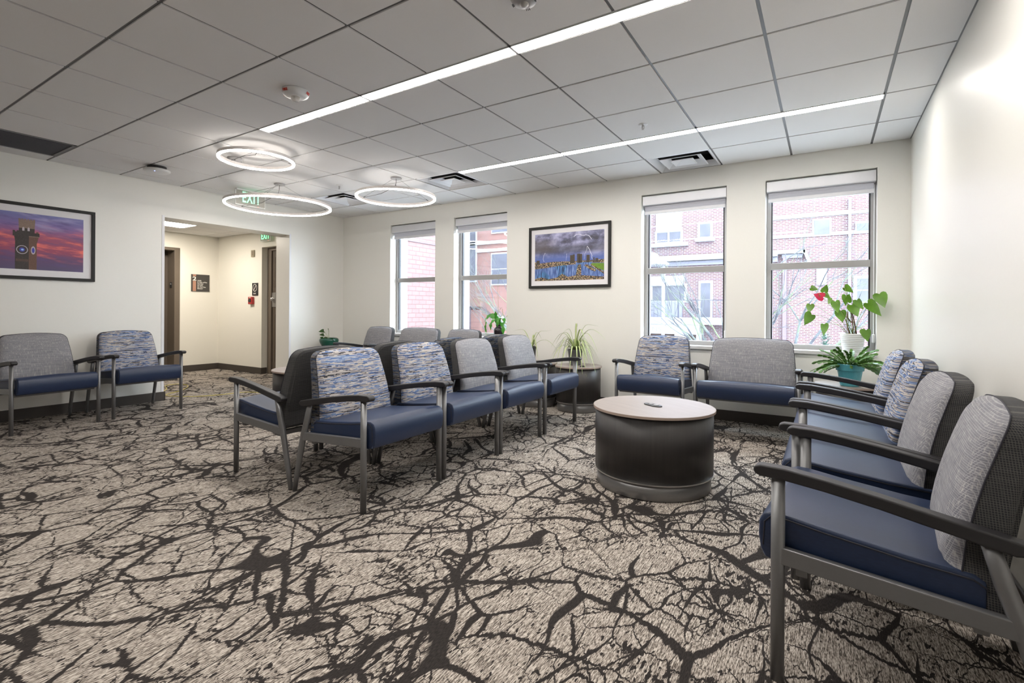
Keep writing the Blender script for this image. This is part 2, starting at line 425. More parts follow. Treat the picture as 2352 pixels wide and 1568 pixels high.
# baseboards
def bb(name, *boxes):
    m_ = MB()
    for q in boxes: m_.box(*q)
    struct(name, m_, 'basebd', bevel=.003)
bb('baseboard_back', (XL, XR, YW-.012, YW, 0, .105))
bb('baseboard_left', (XL, XL+.012, YF, DY0+.012, 0, .105), (XL-TL, XL+.012, DY0, DY0+.012, 0, .105), (XL, XL+.012, DY1-.012, YW-.012, 0, .105), (XL-TL, XL+.012, DY1-.012, DY1, 0, .105))
bb('baseboard_right', (XR-.012, XR, YF, YW-.012, 0, .105))
bb('baseboard_front', (XL, XR, YF, YF+.012, 0, .105))
# corner guard strips of the opening
b = MB(); b.box(XL-.002, XL+.004, DY0-.028, DY0, .105, DZ+.02); b.box(XL-.002, XL+.004, DY1, DY1+.028, .105, DZ+.02)
struct('trim_1', b, 'white_paint')

# ------------------------------------------------------------------ ceiling of tiles in a metal grid
diff_cells = [(GX[3], GX[2], GY[-1], YW), (GX[7], GX[6], GY[-2], GY[-1]), (GX[10], GX[9], GY[-2], GY[-1])]
L1Y, L2Y = GY[11], GY[14]                   # the two lights lie against these grid lines
LW = .092
xs = sorted([XL] + GX + [XR]); ys = sorted([YF] + [y for y in GY if y > YF] + [YW])
cb = MB(); g = .009
def near(a_, b_): return abs(a_-b_) < .01
for i in range(len(xs)-1):
    for j in range(len(ys)-1):
        x0, x1, y0, y1 = xs[i], xs[i+1], ys[j], ys[j+1]
        if any(near(x0, d[0]) and near(y0, d[2]) for d in diff_cells): continue
        if near(x0, GX[11]) and y0 > .45 and y1 < 1.78: continue          # return grille
        yy = y0 + g
        if near(y0, L1Y) and x0 > GX[7]-.01 and x1 < GX[0]+.01: yy = y0 + LW + .010
        if near(y0, L2Y) and x0 > GX[6]-.01 and x1 < GX[0]+.01: yy = y0 + LW + .010
        if near(y0, GY[8]) and x0 > GX[7]-.01 and x1 < GX[0]+.01: yy = y0 + LW + .010
        cb.box(x0+g, x1-g, yy, y1-g, ZC, ZC+.02)
cb.box(XL-.1, XR+.1, YF-.1, YW+.1, ZC+.20, ZC+.22)                  # deck above
struct('ceiling', cb, 'tile')
tb = MB()
for x in GX: tb.box(x-.0115, x+.0115, YF, YW, ZC+.007, ZC+.010)
for y in ys[1:-1]: tb.box(XL, XR, y-.0115, y+.0115, ZC+.0074, ZC+.0104)
tb.box(XL, XL+.02, YF, YW, ZC+.002, ZC+.006); tb.box(XR-.02, XR, YF, YW, ZC+.002, ZC+.006); tb.box(XL, XR, YW-.02, YW, ZC+.0025, ZC+.0065)
struct('trim_2', tb, 'tbar')

def linear(x0, x1, y, label, n0=0):
    xm = x0
    t = thing('linear_light', label, 'ceiling light', ((x0+x1)/2, y+LW/2, ZC), 0, 'recessed linear lights')
    hx = (x1-x0)/2; hw = LW/2
    fr = MB(); fr.box(-hx, hx, -hw, -hw+.006, -.003, .012); fr.box(-hx, hx, hw-.006, hw, -.003, .012); fr.box(-hx, -hx+.008, -hw, hw, -.003, .012); fr.box(hx-.008, hx, -hw, hw, -.003, .012)
    obj('light_frame', fr, 'white_paint', t)
    obj('diffuser', MB().box(-hx+.008, hx-.008, -hw+.006, hw-.006, .001, .011), 'linear', t)
    return t
seg_lab1 = ['recessed linear light nearest the lens, right of the central dome sensor, running out of frame', 'bright recessed linear light segment between the dome sensor and its ring-side neighbour', 'recessed linear light segment farthest from camera, ending above the small ring pendant', ]
xx = [GX[0], GX[1], GX[3], GX[5], GX[7]]
linear(GX[1], GX[0], L1Y, 'short end of the near recessed linear light, above the frame edge')
linear(GX[3], GX[1], L1Y, seg_lab1[0]); linear(GX[5], GX[3], L1Y, seg_lab1[1]); linear(GX[7], GX[5], L1Y, seg_lab1[2])
linear(GX[2], GX[0], L2Y, 'far recessed linear light segment ending nearest the right wall')
linear(GX[4], GX[2], L2Y, 'middle segment of the far recessed linear light, near the small sprinkler')
linear(GX[6], GX[4], L2Y, 'left segment of the far recessed linear light, touching the square air diffuser')
for k, yy in enumerate((GY[8],)):
    for a_, c_ in ((7, 5), (5, 3), (3, 1)): linear(GX[a_], GX[c_], yy, 'recessed linear light behind the camera, %s segment' % {7: 'left', 5: 'middle', 3: 'right'}[a_])

# square air diffusers
def diffuser(x0, x1, y0, y1, label):
    cx_, cy_ = (x0+x1)/2, (y0+y1)/2
    t = thing('air_diffuser', label, 'air vent', (cx_, cy_, ZC), 0, 'square ceiling air diffusers')
    hx, hy = (x1-x0)/2-.008, (y1-y0)/2-.008
    def sq(m_, a0, z0, a1, z1, th=.003):
        for (p, q, z, zz) in ((a0, a1, z0, z1),):
            for sx, sy, ex, ey in ((-1,-1,1,-1), (1,-1,1,1), (1,1,-1,1), (-1,1,-1,-1)):
                m_.face([(sx*hx*p, sy*hy*p, z), (ex*hx*p, ey*hy*p, z), (ex*hx*q, ey*hy*q, zz), (sx*hx*q, sy*hy*q, zz)])
    fr = MB(); sq(fr, 1, .004, .95, 0); sq(fr, .95, 0, .80, .055); obj('outer_frame', fr, 'white_paint', t)
    c1 = MB(); sq(c1, .66, .004, .64, .000); sq(c1, .64, 0, .42, .05); obj('louvre_cone', c1, 'white_paint', t); c1 = MB(); sq(c1, .645, .006, .42, .056); obj('cone_shadow', c1, 'duct_shadow', t)  # second sheet above the cone carries painted duct shadow
    c2 = MB(); sq(c2, .36, .004, .34, -.002); sq(c2, .34, -.002, .10, .035); c2.face([(-hx*.1, -hy*.1, .035), (hx*.1, -hy*.1, .035), (hx*.1, hy*.1, .035), (-hx*.1, hy*.1, .035)]); obj('centre_plate', c2, 'white_paint', t); c2 = MB(); sq(c2, .345, .006, .10, .042); obj('plate_shadow', c2, 'duct_shadow', t)  # dark sheet above the plate, shadow painted as colour
    bx = MB(); bx.face([(-hx, -hy, .13), (hx, -hy, .13), (hx, hy, .13), (-hx, hy, .13)]); sq(bx, .99, .13, .80, .055); obj('duct_box', bx, 'duct_shadow', t)
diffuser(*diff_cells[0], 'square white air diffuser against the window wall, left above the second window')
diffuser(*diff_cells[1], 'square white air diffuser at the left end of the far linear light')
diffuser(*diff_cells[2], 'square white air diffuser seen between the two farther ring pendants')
t = thing('return_grille', 'dark grey rectangular return air grille in ceiling above the sunset picture', 'air vent', (GX[11]+.305, (GY[8]+GY[10])/2+0, ZC))
hx, hy = .295, .60
b = MB(); b.box(-hx, hx, -hy, -hy+.02, 0, .012); b.box(-hx, hx, hy-.02, hy, 0, .012); b.box(-hx, -hx+.02, -hy, hy, 0, .012); b.box(hx-.02, hx, -hy, hy, 0, .012); obj('grille_frame', b, 'tbar', t)
b = MB(); b.box(-hx+.02, hx-.02, -hy+.02, hy-.02, .008, .012)
for i in range(22): b.box(-hx+.02+.0255*i, -hx+.026+.0255*i, -hy+.02, hy-.02, .002, .008)
obj('grille_mesh', b, plain('return_grille_mesh', (.09, .09, .10), .6), t)

# ------------------------------------------------------------------ windows
win_names = ['window_1', 'window_2', 'window_3', 'window_4']
shade_lab = ['raised white roller shade at the top of the rightmost window', 'raised white roller shade on the second window from the right',
             'raised white roller shade on the window left of the storm picture', 'raised white roller shade on the leftmost narrow-looking window']
for k, (a_, c_) in enumerate(WIN):
    fy0, fy1 = 5.485, 5.545
    fr = MB()
    fr.box(a_, a_+.040, fy0, fy1, WZ0, WZ1); fr.box(c_-.040, c_, fy0, fy1, WZ0, WZ1); fr.box(a_+.04, c_-.04, fy0, fy1, WZ0, WZ0+.045); fr.box(a_+.04, c_-.04, fy0, fy1, WZ1-.05, WZ1)
    root = struct(win_names[k], fr, 'win_frame', bevel=.003)
    s = MB(); s.box(a_+.04, c_-.04, fy0-.012, fy1-.02, 1.497, 1.562); obj('meeting_rail', s, 'win_frame', root, bevel=.003)
    s = MB()
    for z0, z1 in ((WZ0+.045, 1.497), (1.562, WZ1-.05)):
        s.box(a_+.04, a_+.052, fy0+.012, fy1-.01, z0, z1); s.box(c_-.052, c_-.04, fy0+.012, fy1-.01, z0, z1)
    obj('glazing_bead', s, 'black', root)
    s = MB(); s.box(a_+.052, c_-.052, fy0+.03, fy0+.034, WZ0+.045, 1.497); obj('pane', s, 'glass', root)
    s = MB(); s.box(a_+.052, c_-.052, fy0+.03, fy0+.034, 1.562, WZ1-.05); obj('pane', s, 'glass', root)
    s = MB(); s.box(a_-.004, c_+.004, YW-.025, YW, WZ0-.033, WZ0); s.box(a_+.001, c_-.001, YW, fy0, WZ0-.033, WZ0-.001); o = obj('window_sill', s, 'sill', root, bevel=.003)
    o.parent = root
    t = thing('roller_shade', shade_lab[k], 'roller shade', ((a_+c_)/2, 5.43, 2.24), 0, 'raised roller shades in the window heads')
    h = (c_-a_)/2-.006
    obj('fascia', MB().prism([(-.045, .004), (-.045, .098), (-.035, .104), (.045, .104), (.045, 0), (-.035, 0)], -h, h, 'x'), 'fascia', t, bevel=.004)
    obj('shade_roll', MB().tube([(-h+.015, .02, -.012), (h-.015, .02, -.012)], .030, 20), 'shade', t, smooth=False)
    obj('shade_cloth', MB().box(-h+.018, h-.018, -.006, -.004, -.08, -.01), 'shade', t)
    obj('hem_bar', MB().box(-h+.014, h-.014, -.012, .002, -.094, -.058), 'fascia', t, bevel=.003)
    ch = MB(); ch.tube([(h-.012, .0, -.02), (h-.012, .0, -1.36)], .0022, 6); ch.tube([(h-.012, .018, -.02), (h-.012, .018, -1.36)], .0022, 6)
    obj('bead_chain', ch, 'white_plastic', t)
    obj('chain_tensioner', MB().box(h-.022, h-.002, -.01, .03, -1.42, -1.345), 'white_plastic', t, bevel=.004)

# ------------------------------------------------------------------ chairs
HW1, HW2, DEP = .307, .395, .60
def leg_front(y):
    m_ = MB(); m_.tube([(0, y, 0), (0, y, .60)], .019, 16, flat=.8); return m_
def leg_rear(y):
    m_ = MB(); pts = [(-DEP, y, .004), (-.575, y, .11), (-.535, y, .27), (-.515, y, .345), (-.483, y, .44), (-.452, y, .548)]
    m_.tube(pts, [.0165, .0175, .020, .021, .020, .018], 14, flat=.8); return m_
def arm_mb(y):
    top = [(.066, .617), (.060, .628), (.045, .633), (-.02, .632), (-.12, .620), (-.24, .602), (-.36, .581), (-.47, .562), (-.52, .552), (-.532, .543)]
    bot = [(-.530, .526), (-.50, .520), (-.44, .530), (-.34, .549), (-.24, .568), (-.12, .586), (-.02, .597), (.045, .599), (.060, .604)]
    return MB().prism(top+bot, y-.023, y+.023, 'y')
def back_outline(wb, wt, h, n_c=7, r=.065):
    pts = [(-wb, 0.012), (-wb+.012, 0)]; pts += [(wb-.012, 0), (wb, .012)]
    # right side up to corner, crowned top
    for k in range(1, 5): pts.append((wb+(wt-wb)*(k/5)**1.3*.9, h*.78*k/5 + .012))
    cxr, cyr = wt-r, h-r-.012
    for k in range(n_c): a = R(8) + R(80)*k/(n_c-1); pts.append((cxr+r*math.cos(a), cyr+r*math.sin(a)))
    for k in range(1, 8): u = 1-2*k/8; pts.append((u*cxr, h-.012+.012*(1-u*u)))
    L = [(-x, y) for x, y in pts[:0:-1] if x > 1e-6 and y > .03]
    return pts + [(x, y) for x, y in [(-a_[0], a_[1]) for a_ in reversed(pts) if a_[1] > .03 and a_[0] > cxr-1e-6]]
def loft(m_, outline, rings, wb, h, close=False, mi=0):
    cy_ = h*.5; R_ = []
    for sc, off in rings:
        ring = []
        for (u, v_) in outline:
            uu = u*sc if sc < .999 else u; vv = cy_+(v_-cy_)*sc
            x = (off if off > .05 else off + .03*(vv/h)) - .09*(max(0, vv/h-.15)/.78)**1.6      # lean
            ring.append(m_.bm.verts.new((x, uu, vv)))
        R_.append(ring)
    n = len(outline)
    for A, B in zip(R_, R_[1:]):
        for i in range(n): m_.bm.faces.new((A[i], A[(i+1) % n], B[(i+1) % n], B[i])).material_index = mi
    if close: m_.bm.faces.new(R_[-1]).material_index = mi
    return R_
def make_chair(name, label, fab, HW, loc, rz, group):
    t = thing(name, label, 'chair', loc, rz, group)
    for y in (-HW, HW):
        obj('leg', leg_front(y), 'chair_metal', t, smooth=True); obj('leg', leg_rear(y), 'chair_metal', t, smooth=True)
        o = obj('armrest', arm_mb(y), 'arm', t, bevel=.0065, seg=3, hard=True); o.data.polygons.foreach_set('use_smooth', [True]*len(o.data.polygons))
        obj('side_rail', MB().prism([(-.01, .397), (-.01, .348), (-.528, .318), (-.512, .365)], y-.013, y+.013, 'y'), 'chair_metal', t, bevel=.003)
    obj('crossbar', MB().box(-.075, -.045, -HW+.013, HW-.013, .315, .345), 'chair_metal', t, bevel=.003)
    obj('crossbar', MB().box(-.46, -.43, -HW+.013, HW-.013, .300, .330), 'chair_metal', t, bevel=.003)
    # seat cushion
    ws = HW-.022
    prof = [(-.455, .352), (-.455, .425), (-.43, .440), (-.30, .448), (-.12, .468), (-.02, .482), (.022, .484), (.045, .474), (.056, .452), (.058, .41), (.052, .365), (.040, .343), (.010, .334), (-.06, .346)]
    m_ = MB(); n = len(prof); cols = []
    for y, s_ in ((-ws, .0), (-ws+.006, 1), (-ws*.5, 1.0), (0, 1.0), (ws*.5, 1.0), (ws-.006, 1), (ws, .0)):
        crown = .010*(1-(y/ws)**2)
        cols.append([m_.bm.verts.new((px + (0 if s_ else (-.006 if px > 0 else 0)), y, pz + (crown if pz > .42 and px < .03 else 0) - (0 if s_ else (.006 if pz > .42 else -.004)))) for px, pz in prof])
    for A, B in zip(cols, cols[1:]):
        for i in range(n): m_.bm.faces.new((A[i], A[(i+1) % n], B[(i+1) % n], B[i]))
    m_.bm.faces.new(cols[0][::-1]); m_.bm.faces.new(cols[-1])
    seat = obj('seat', m_, 'vinyl', t, bevel=.004, hard=True); seat.data.polygons.foreach_set('use_smooth', [True]*len(seat.data.polygons))
    for y in (-ws-.0005, ws+.0005): obj('seat_piping', MB().tube([(px, y, pz-.012) for px, pz in prof[1:7]] + [(.040, y, .452), (.044, y, .38)], .0022, 6), 'pipe_dark', seat)
    # backrest: front cushion, darker side and rear panel, seam
    H = .50; z0 = .345; wb = HW-.024; wt = wb-.036
    out = back_outline(wb, wt, H)
    bk = MB(); loft(bk, out, [(1.0, .062), (.985, .074), (.955, .084), (.86, .096), (.65, .104), (.35, .107)], wb, H, True)
    for v in bk.bm.verts: v.co.x -= .472; v.co.z += z0
    back = obj('backrest', bk, fab, t, smooth=True)
    sd = MB(); loft(sd, out, [(1.0, .062), (1.0, .03), (1.0, -.012), (.985, -.022), (.93, -.028)], wb, H, True)
    for v in sd.bm.verts: v.co.x -= .472; v.co.z += z0
    side = obj('side_panel', sd, fab+'_side', back, smooth=False); side['label'] = 'darker side and rear panel of the backrest'
    pp = MB(); ring = []
    for (u, v_) in out: ring.append((.0635-.472 - .09*(max(0, v_/H-.15)/.78)**1.6, u*1.002, v_*1.001+z0))
    pp.tube(ring+[ring[0]], .0022, 6, cap=False); obj('seam_piping', pp, 'pipe_dark', back)
    return t

G_MID = 'back to back chairs in the middle of the room'
A0, A180, AM = 0.0, math.pi, -math.pi/2
FX, BX = -2.09, -3.325
c_stripe = make_chair('waiting_room_chair', 'striped-back chair nearest the camera in the front middle row, facing right', 'stripe', HW1, (FX, 2.14, 0), A0, G_MID)
c_grey = make_chair('waiting_room_chair', 'grey-back chair in the front middle row, third from the camera', 'weave', HW1, (FX, 3.464, 0), A0, G_MID)
dup(c_stripe, (FX, 2.802, 0), A0, 'striped-back chair second from the camera in the front middle row', G_MID)
dup(c_grey, (FX, 4.17, 0), A0, 'grey-back chair at the far end of the front middle row, beside spider plant table', G_MID)
dup(c_grey, (BX, 2.14, 0), A180, 'grey chair facing left at the near end of the rear middle row, charcoal side showing', G_MID)
dup(c_grey, (BX, 2.802, 0), A180, 'grey chair second from the camera in the rear middle row, seen only between backs', G_MID)
dup(c_stripe, (BX, 3.464, 0), A180, 'striped chair third from the camera in the rear middle row, mostly hidden', G_MID)
dup(c_stripe, (BX, 4.17, 0), A180, 'striped chair at far end of rear middle row, top below the window vase', G_MID)
G_L = 'chairs along the left wall'
dup(c_grey, (-5.85, 1.613, 0), R(4), 'grey-back chair at the left frame edge under the sunset picture', G_L)
dup(c_stripe, (-5.905, 2.352, 0), R(2.5), 'striped-back chair against the left wall beside the hall opening', G_L)
G_W = 'chairs under the right-hand windows'
dup(c_stripe, (-1.385, 4.56, 0), AM, 'striped-back chair with its back to the windows, left of the wide seat', G_W)
c_wide = make_chair('wide_waiting_room_chair', 'wide grey-back chair between the two right-hand windows', 'weave', HW2, (-.58, 4.58, 0), AM, G_W)
G_WL = 'grey chairs under the left-hand windows'
dup(c_grey, (-5.43, 4.56, 0), AM, 'grey chair in far corner row beside the green pot table', G_WL)
dup(c_wide, (-4.67, 4.56, 0), AM, 'wide grey chair, middle of the three backs below the left windows', G_WL)
dup(c_grey, (-3.91, 4.56, 0), AM, 'grey chair, rightmost of the three backs below the left windows', G_WL)
G_R = 'chairs along the right wall'
dup(c_grey, (-.092, 1.98, 0), A180-R(4.9), 'grey-back chair nearest the camera at the right frame edge', G_R)
dup(c_grey, (-.10, 2.655, 0), A180, 'grey-back chair along the right wall, second from the camera', G_R)
dup(c_stripe, (-.10, 3.345, 0), A180, 'striped-back chair along the right wall, third from the camera', G_R)
dup(c_stripe, (-.10, 4.10, 0), A180, 'striped-back chair at far end of right row, next to teal pot table', G_R)

# ------------------------------------------------------------------ drum tables
def drum(name, label, x, y, r, z, group=None, outlet=True, rot=0.0):
    t = thing(name, label, 'table', (x, y, 0), rot, group)
    obj('plinth', MB().lathe([(0, .002), (r-.028, .002), (r-.024, .006), (r-.024, .096), (0, .096)], 64), 'kick', t, smooth=False)
    obj('reveal_band', MB().lathe([(r-.03, .094), (r-.010, .094), (r-.009, .101), (r-.03, .101)], 64), 'steel', t)
    obj('drum_body', MB().lathe([(0, .101), (r-.011, .101), (r-.011, z-.016), (0, z-.016)], 64), 'darkwood', t, smooth=False)
    obj('tabletop', MB().lathe([(0, z-.016), (r, z-.016), (r, z), (0, z)], 72), ['tabletop'], t, bevel=.002)
    obj('edge_band', MB().lathe([(r-.001, z-.0155), (r+.0012, z-.0155), (r+.0012, z-.0015), (r-.001, z-.0015)], 72), 'edge', t)
    if outlet:
        g_ = obj('grommet', MB().prism([(.052*math.cos(a)+.02*(1 if math.cos(a) > 0 else -1), .034*math.sin(a)) for a in [2*math.pi*i/28 for i in range(28)]], z-.001, z+.006, 'z'), 'black', t, bevel=.002)
        s = MB(); s.box(-.035, -.005, -.012, .012, z+.006, z+.009); s.lathe([(0, .0), (.018, 0), (.018, .004), (0, .004)], 16, (.028, 0, z+.006)); obj('outlet', s, 'grey_plastic', g_)
    for o in t.children:
        if o.name.startswith(('plinth', 'drum_body')): 
            for p in o.data.polygons: p.use_smooth = abs(p.normal.z) < .5
    return t
drum('coffee_table', 'large round drum coffee table with pale top and dark body', -.931, 3.166, .372, .489, rot=R(-32))
GT = 'small round drum side tables'
drum('side_table', 'small drum side table under the full spider plant', -2.31, 5.04, .254, .487, GT, False)
drum('side_table', 'small drum side table behind the middle row under the half-hidden spider plant', -2.86, 5.05, .254, .487, GT, False)
drum('side_table', 'small drum side table in far left corner holding the green pot', -6.30, 4.90, .254, .487, GT, False)
drum('side_table', 'small drum side table in right corner holding the teal pot', .17, 5.04, .254, .487, GT, False)
drum('coffee_table', 'round drum table behind the rear middle row, in front of the hall opening', -4.42, 3.20, .372, .487, outlet=False)

# ------------------------------------------------------------------ plants
rnd = random.Random(4)
def leaf_strip(m_, pts, w0, side, uvs=True, taper=True, fold=.0):
    pts = [Vector(p) for p in pts]; n = len(pts)
    L = m_.bm.loops.layers.uv.verify(); prev = None
    for i, p in enumerate(pts):
        s_ = i/(n-1); w_ = w0*(min(1, .45+s_*2.2) * (1-s_**2.6) if taper else 1) + .0008
        d = (pts[min(i+1, n-1)]-pts[max(i-1, 0)]).normalized(); sd = side - d*side.dot(d); sd.normalize()
        nrm = d.cross(sd)
        cur = [m_.bm.verts.new(p-sd*w_), m_.bm.verts.new(p-nrm*fold*w_), m_.bm.verts.new(p+sd*w_)]
        if prev:
            for a_, (u0, u1) in ((0, (0, .5)), (1, (.5, 1))):
                fc = m_.bm.faces.new((prev[a_], prev[a_+1], cur[a_+1], cur[a_]))
                for lp, c in zip(fc.loops, ((u0, 0), (u1, 0), (u1, 1), (u0, 1))): lp[L].uv = c
        prev = cur
def arch(m_, az, reach, rise, drop, w_, base=(0, 0, 0), n=12, r0=.01):
    d = Vector((math.cos(az), math.sin(az), 0)); side = Vector((-math.sin(az), math.cos(az), 0)); b0 = Vector(base)
    pts = []
    for i in range(n):
        s_ = i/(n-1); h = rise*math.sin(min(1, s_/.55)*math.pi/2) if s_ < .55 else rise - (rise+drop)*((s_-.55)/.45)**1.7
        pts.append(b0 + d*(r0+reach*(s_**1.15)) + Vector((0, 0, h)))
    leaf_strip(m_, pts, w_, side, fold=.35)
def pot_mb(rt_, rb_, h, rim=.012, rimh=.02, th=.006):
    return MB().lathe([(0, 0), (rb_, 0), (rt_-rim*.4, h-rimh), (rt_, h-rimh), (rt_, h), (rt_-th*1.6, h), (rt_-th*1.8, h-rimh), (rb_, .02), (0, .02)], 32)
def soil_mb(r, z): return MB().lathe([(0, z+.004), (r*.6, z+.003), (r, z)], 20)

t = thing('spider_plant', 'full spider plant in a grey pot on the side table left of the windows', 'plant', (-2.35, 5.04, .488))
obj('pot', pot_mb(.085, .062, .175), 'pot_grey', t, smooth=False); obj('soil', soil_mb(.075, .16), 'soil', t)
m_ = MB()
spec = [(R(10), .26, .29, -.27), (R(0), .36, .24, -.12), (R(-15), .30, .20, .0), (R(185), .28, .19, -.02), (R(175), .24, .20, -.06), (R(190), .20, .15, .03), (R(95), .05, .30, -.26), (R(200), .12, .24, -.20), (R(-30), .18, .24, -.08)]
for az, rc, ri, dr in spec: arch(m_, az, rc, ri, dr, .0095, (0, 0, .16))
for i in range(40):
    az = rnd.uniform(0, 2*math.pi); rc = rnd.uniform(.16, .30)
    if math.sin(az) > .3 : rc *= .75
    arch(m_, az, rc, rnd.uniform(.05, .14), rnd.uniform(.02, .14 if rc < .27 else .2), rnd.uniform(.0055, .0085), (0, 0, .16))
for az in (R(-60), R(-75), R(-40), R(-120), R(-95), R(-25), R(-50)): arch(m_, az, rnd.uniform(.27, .34), .06, rnd.uniform(.18, .27), .011, (0, 0, .16))
obj('foliage', m_, 'spider', t, smooth=True)

t = thing('spider_plant', 'sparse spider plant in a dark pot, half hidden behind the grey chair back', 'plant', (-2.93, 5.05, .488))
obj('pot', pot_mb(.075, .055, .18), 'pot_dark', t); obj('soil', soil_mb(.066, .165), 'soil', t)
m_ = MB()
for az, rc, ri, dr in [(R(180), .24, .21, -.19), (R(5), .24, .20, -.21), (R(0), .33, .10, .02), (R(-30), .12, .10, .09), (R(-60), .10, .07, .17), (R(200), .10, .14, -.05), (R(100), .1, .15, 0), (R(-20), .10, .06, .12), (R(60), .12, .18, -.1)]:
    arch(m_, az, rc, ri, dr, .008, (.02, 0, .165))
obj('foliage', m_, 'spider', t, smooth=True)

# green bowl pot with young pothos
t = thing('potted_pothos', 'dark green glazed bowl pot with a small leafy cutting on the corner table', 'plant', (-6.36, 4.90, .488))
obj('pot', MB().lathe([(0, 0), (.095, 0), (.10, .012), (.092, .02), (.115, .06), (.138, .11), (.141, .135), (.132, .155), (.118, .165), (.110, .158), (.118, .13), (.07, .03), (0, .03)], 40), 'pot_green', t, smooth=True)
obj('soil', soil_mb(.112, .135), 'soil', t)
def heart(m_, c, ax, side, L_, W_, cup=.15, n=8):
    c = Vector(c); ax = Vector(ax).normalized(); side = Vector(side); side = (side-ax*side.dot(ax)).normalized(); nr = ax.cross(side)
    half = [(0, .0), (-.10, .16), (-.12, .34), (-.04, .50), (.15, .54), (.38, .46), (.62, .30), (.84, .12), (1.0, 0)]
    mid = [0, .0, .08, .15, .28, .42, .62, .84, 1.0]
    for sg in (-1, 1):
        for i in range(len(half)-1):
            (a0, w0), (a1, w1) = half[i], half[i+1]
            P_ = lambda a_, w_: c + ax*L_*a_ + side*sg*w_*W_ + nr*(cup*W_*(w_*1.6)**2 - .18*L_*a_*a_)
            q0, q1 = P_(mid[i], 0), P_(mid[i+1], 0)
            try: m_.face([q0, P_(a0, w0), P_(a1, w1), q1]) if (a0, w0) != (0, 0) else m_.face([q0, P_(a1, w1), q1])
            except ValueError: pass
st = MB(); fl = MB()
for (p, d, L_) in [((-.10, -.02, .27), (-1, -.1, -.1), .095), ((-.075, -.04, .21), (-1, -.1, .05), .08), ((-.015, 0, .30), (.5, -.2, -.9), .07), ((-.03, -.03, .16), (.6, -.3, .1), .07), ((.0, -.06, .165), (.2, -.9, .1), .06), ((.10, -.04, .155), (1, -.2, .1), .055), ((-.04, -.08, .17), (-.3, -.8, .2), .05)]:
    heart(fl, p, d, (0, -.4, 1), L_, L_*.6); st.tube([(0, 0, .13), ((p[0])*.4, p[1]*.5, .13+(p[2]-.13)*.6), p], .0025, 5)
bmesh.ops.remove_doubles(fl.bm, verts=fl.bm.verts, dist=.0004)
obj('foliage', fl, 'leaf_dark', t, smooth=True); obj('stems', st, 'stem_green', t, smooth=True)

# anthurium in white ribbed pot on the sill
t = thing('potted_anthurium', 'tall red-flowered anthurium in a white ribbed pot on the rightmost window sill', 'plant', (.20, 5.425, .736))
obj('pot', MB().lathe([(0, 0), (.072, 0), (.076, .004), (.096, .155), (.098, .162), (.090, .162), (.086, .14), (.066, .02), (0, .02)], 40), 'pot_white', t, smooth=True)
obj('soil', soil_mb(.086, .142), 'soil', t)
lv = [(-.294, .569, .55, -.2, .07), (-.209, .57, .2, .9, .075), (-.195, .50, .6, -.8, .08), (-.176, .45, -.1, -1, .06), (-.33, .385, -.1, -1, .085), (-.345, .285, -.55, -.8, .12), (-.215, .19, .05, -1, .11),
      (-.124, .40, .15, -1, .115), (-.086, .315, .1, -1, .11), (-.03, .557, .8, -.5, .085), (-.055, .46, -.1, -1, .10), (-.033, .48, .1, .9, .08), (.015, .37, .4, -.8, .12), (.047, .42, .4, -.9, .10), (.15, .385, .65, -.7, .155), (.20, .455, .3, -1, .13), (.097, .15, .05, -1, .105)]
fl = MB(); st = MB()
for i, (x, z, dx, dz, L_) in enumerate(lv):
    y = {14: -.13, 15: -.15, 12: -.08, 13: -.08, 16: -.07}.get(i, [-.02, -.05, .0, -.04][i % 4])
    ax_ = Vector((dx, -.15, dz)).normalized(); c0 = Vector((x, y, z)) - ax_*L_*.45
    heart(fl, c0, ax_, (dz, .5*math.sin(i*2.3), -dx), L_, L_*(.70+.12*math.sin(i*1.7)), cup=.2)
    k = c0; b0 = Vector((-.01+.02*math.sin(i), .0, .14))
    mid = (b0+k)/2 + Vector((0, 0, .05)); st.tube([b0, b0.lerp(mid, .5)+Vector((0, 0, .02)), mid, k.lerp(mid, .4)+Vector((0, 0, .015)), k], .0018, 5)
bmesh.ops.remove_doubles(fl.bm, verts=fl.bm.verts, dist=.0004)
obj('foliage', fl, 'leaf_bright', t, smooth=True); obj('leaf_stems', st, 'stem_green', t, smooth=True)
st = MB()
for pts in ([(0, 0, .14), (.005, 0, .22), (-.005, 0, .30), (-.02, 0, .38)], [(-.02, .0, .14), (-.035, 0, .22), (-.05, 0, .29)], [(.03, 0, .14), (.018, 0, .24), (.0, 0, .33), (-.03, .0, .43)], [(-.01, 0, .26), (-.04, 0, .31), (-.035, 0, .36)]): st.tube(pts, [.007, .006, .005, .004][:len(pts)], 7)
obj('woody_stems', st, 'stem_brown', t, smooth=True)
fb = MB(); heart(fb, (-.225, -.03, .49), (-1, -.1, .35), (.3, 0, 1), .085, .075); bmesh.ops.remove_doubles(fb.bm, verts=fb.bm.verts, dist=.0004)
o = obj('flower', fb, 'flower_red', t, smooth=True); o['label'] = 'red heart-shaped flower'
obj('flower_spike', MB().tube([(-.25, -.035, .497), (-.262, -.05, .53)], [.004, .002], 6), 'stem_green', o)

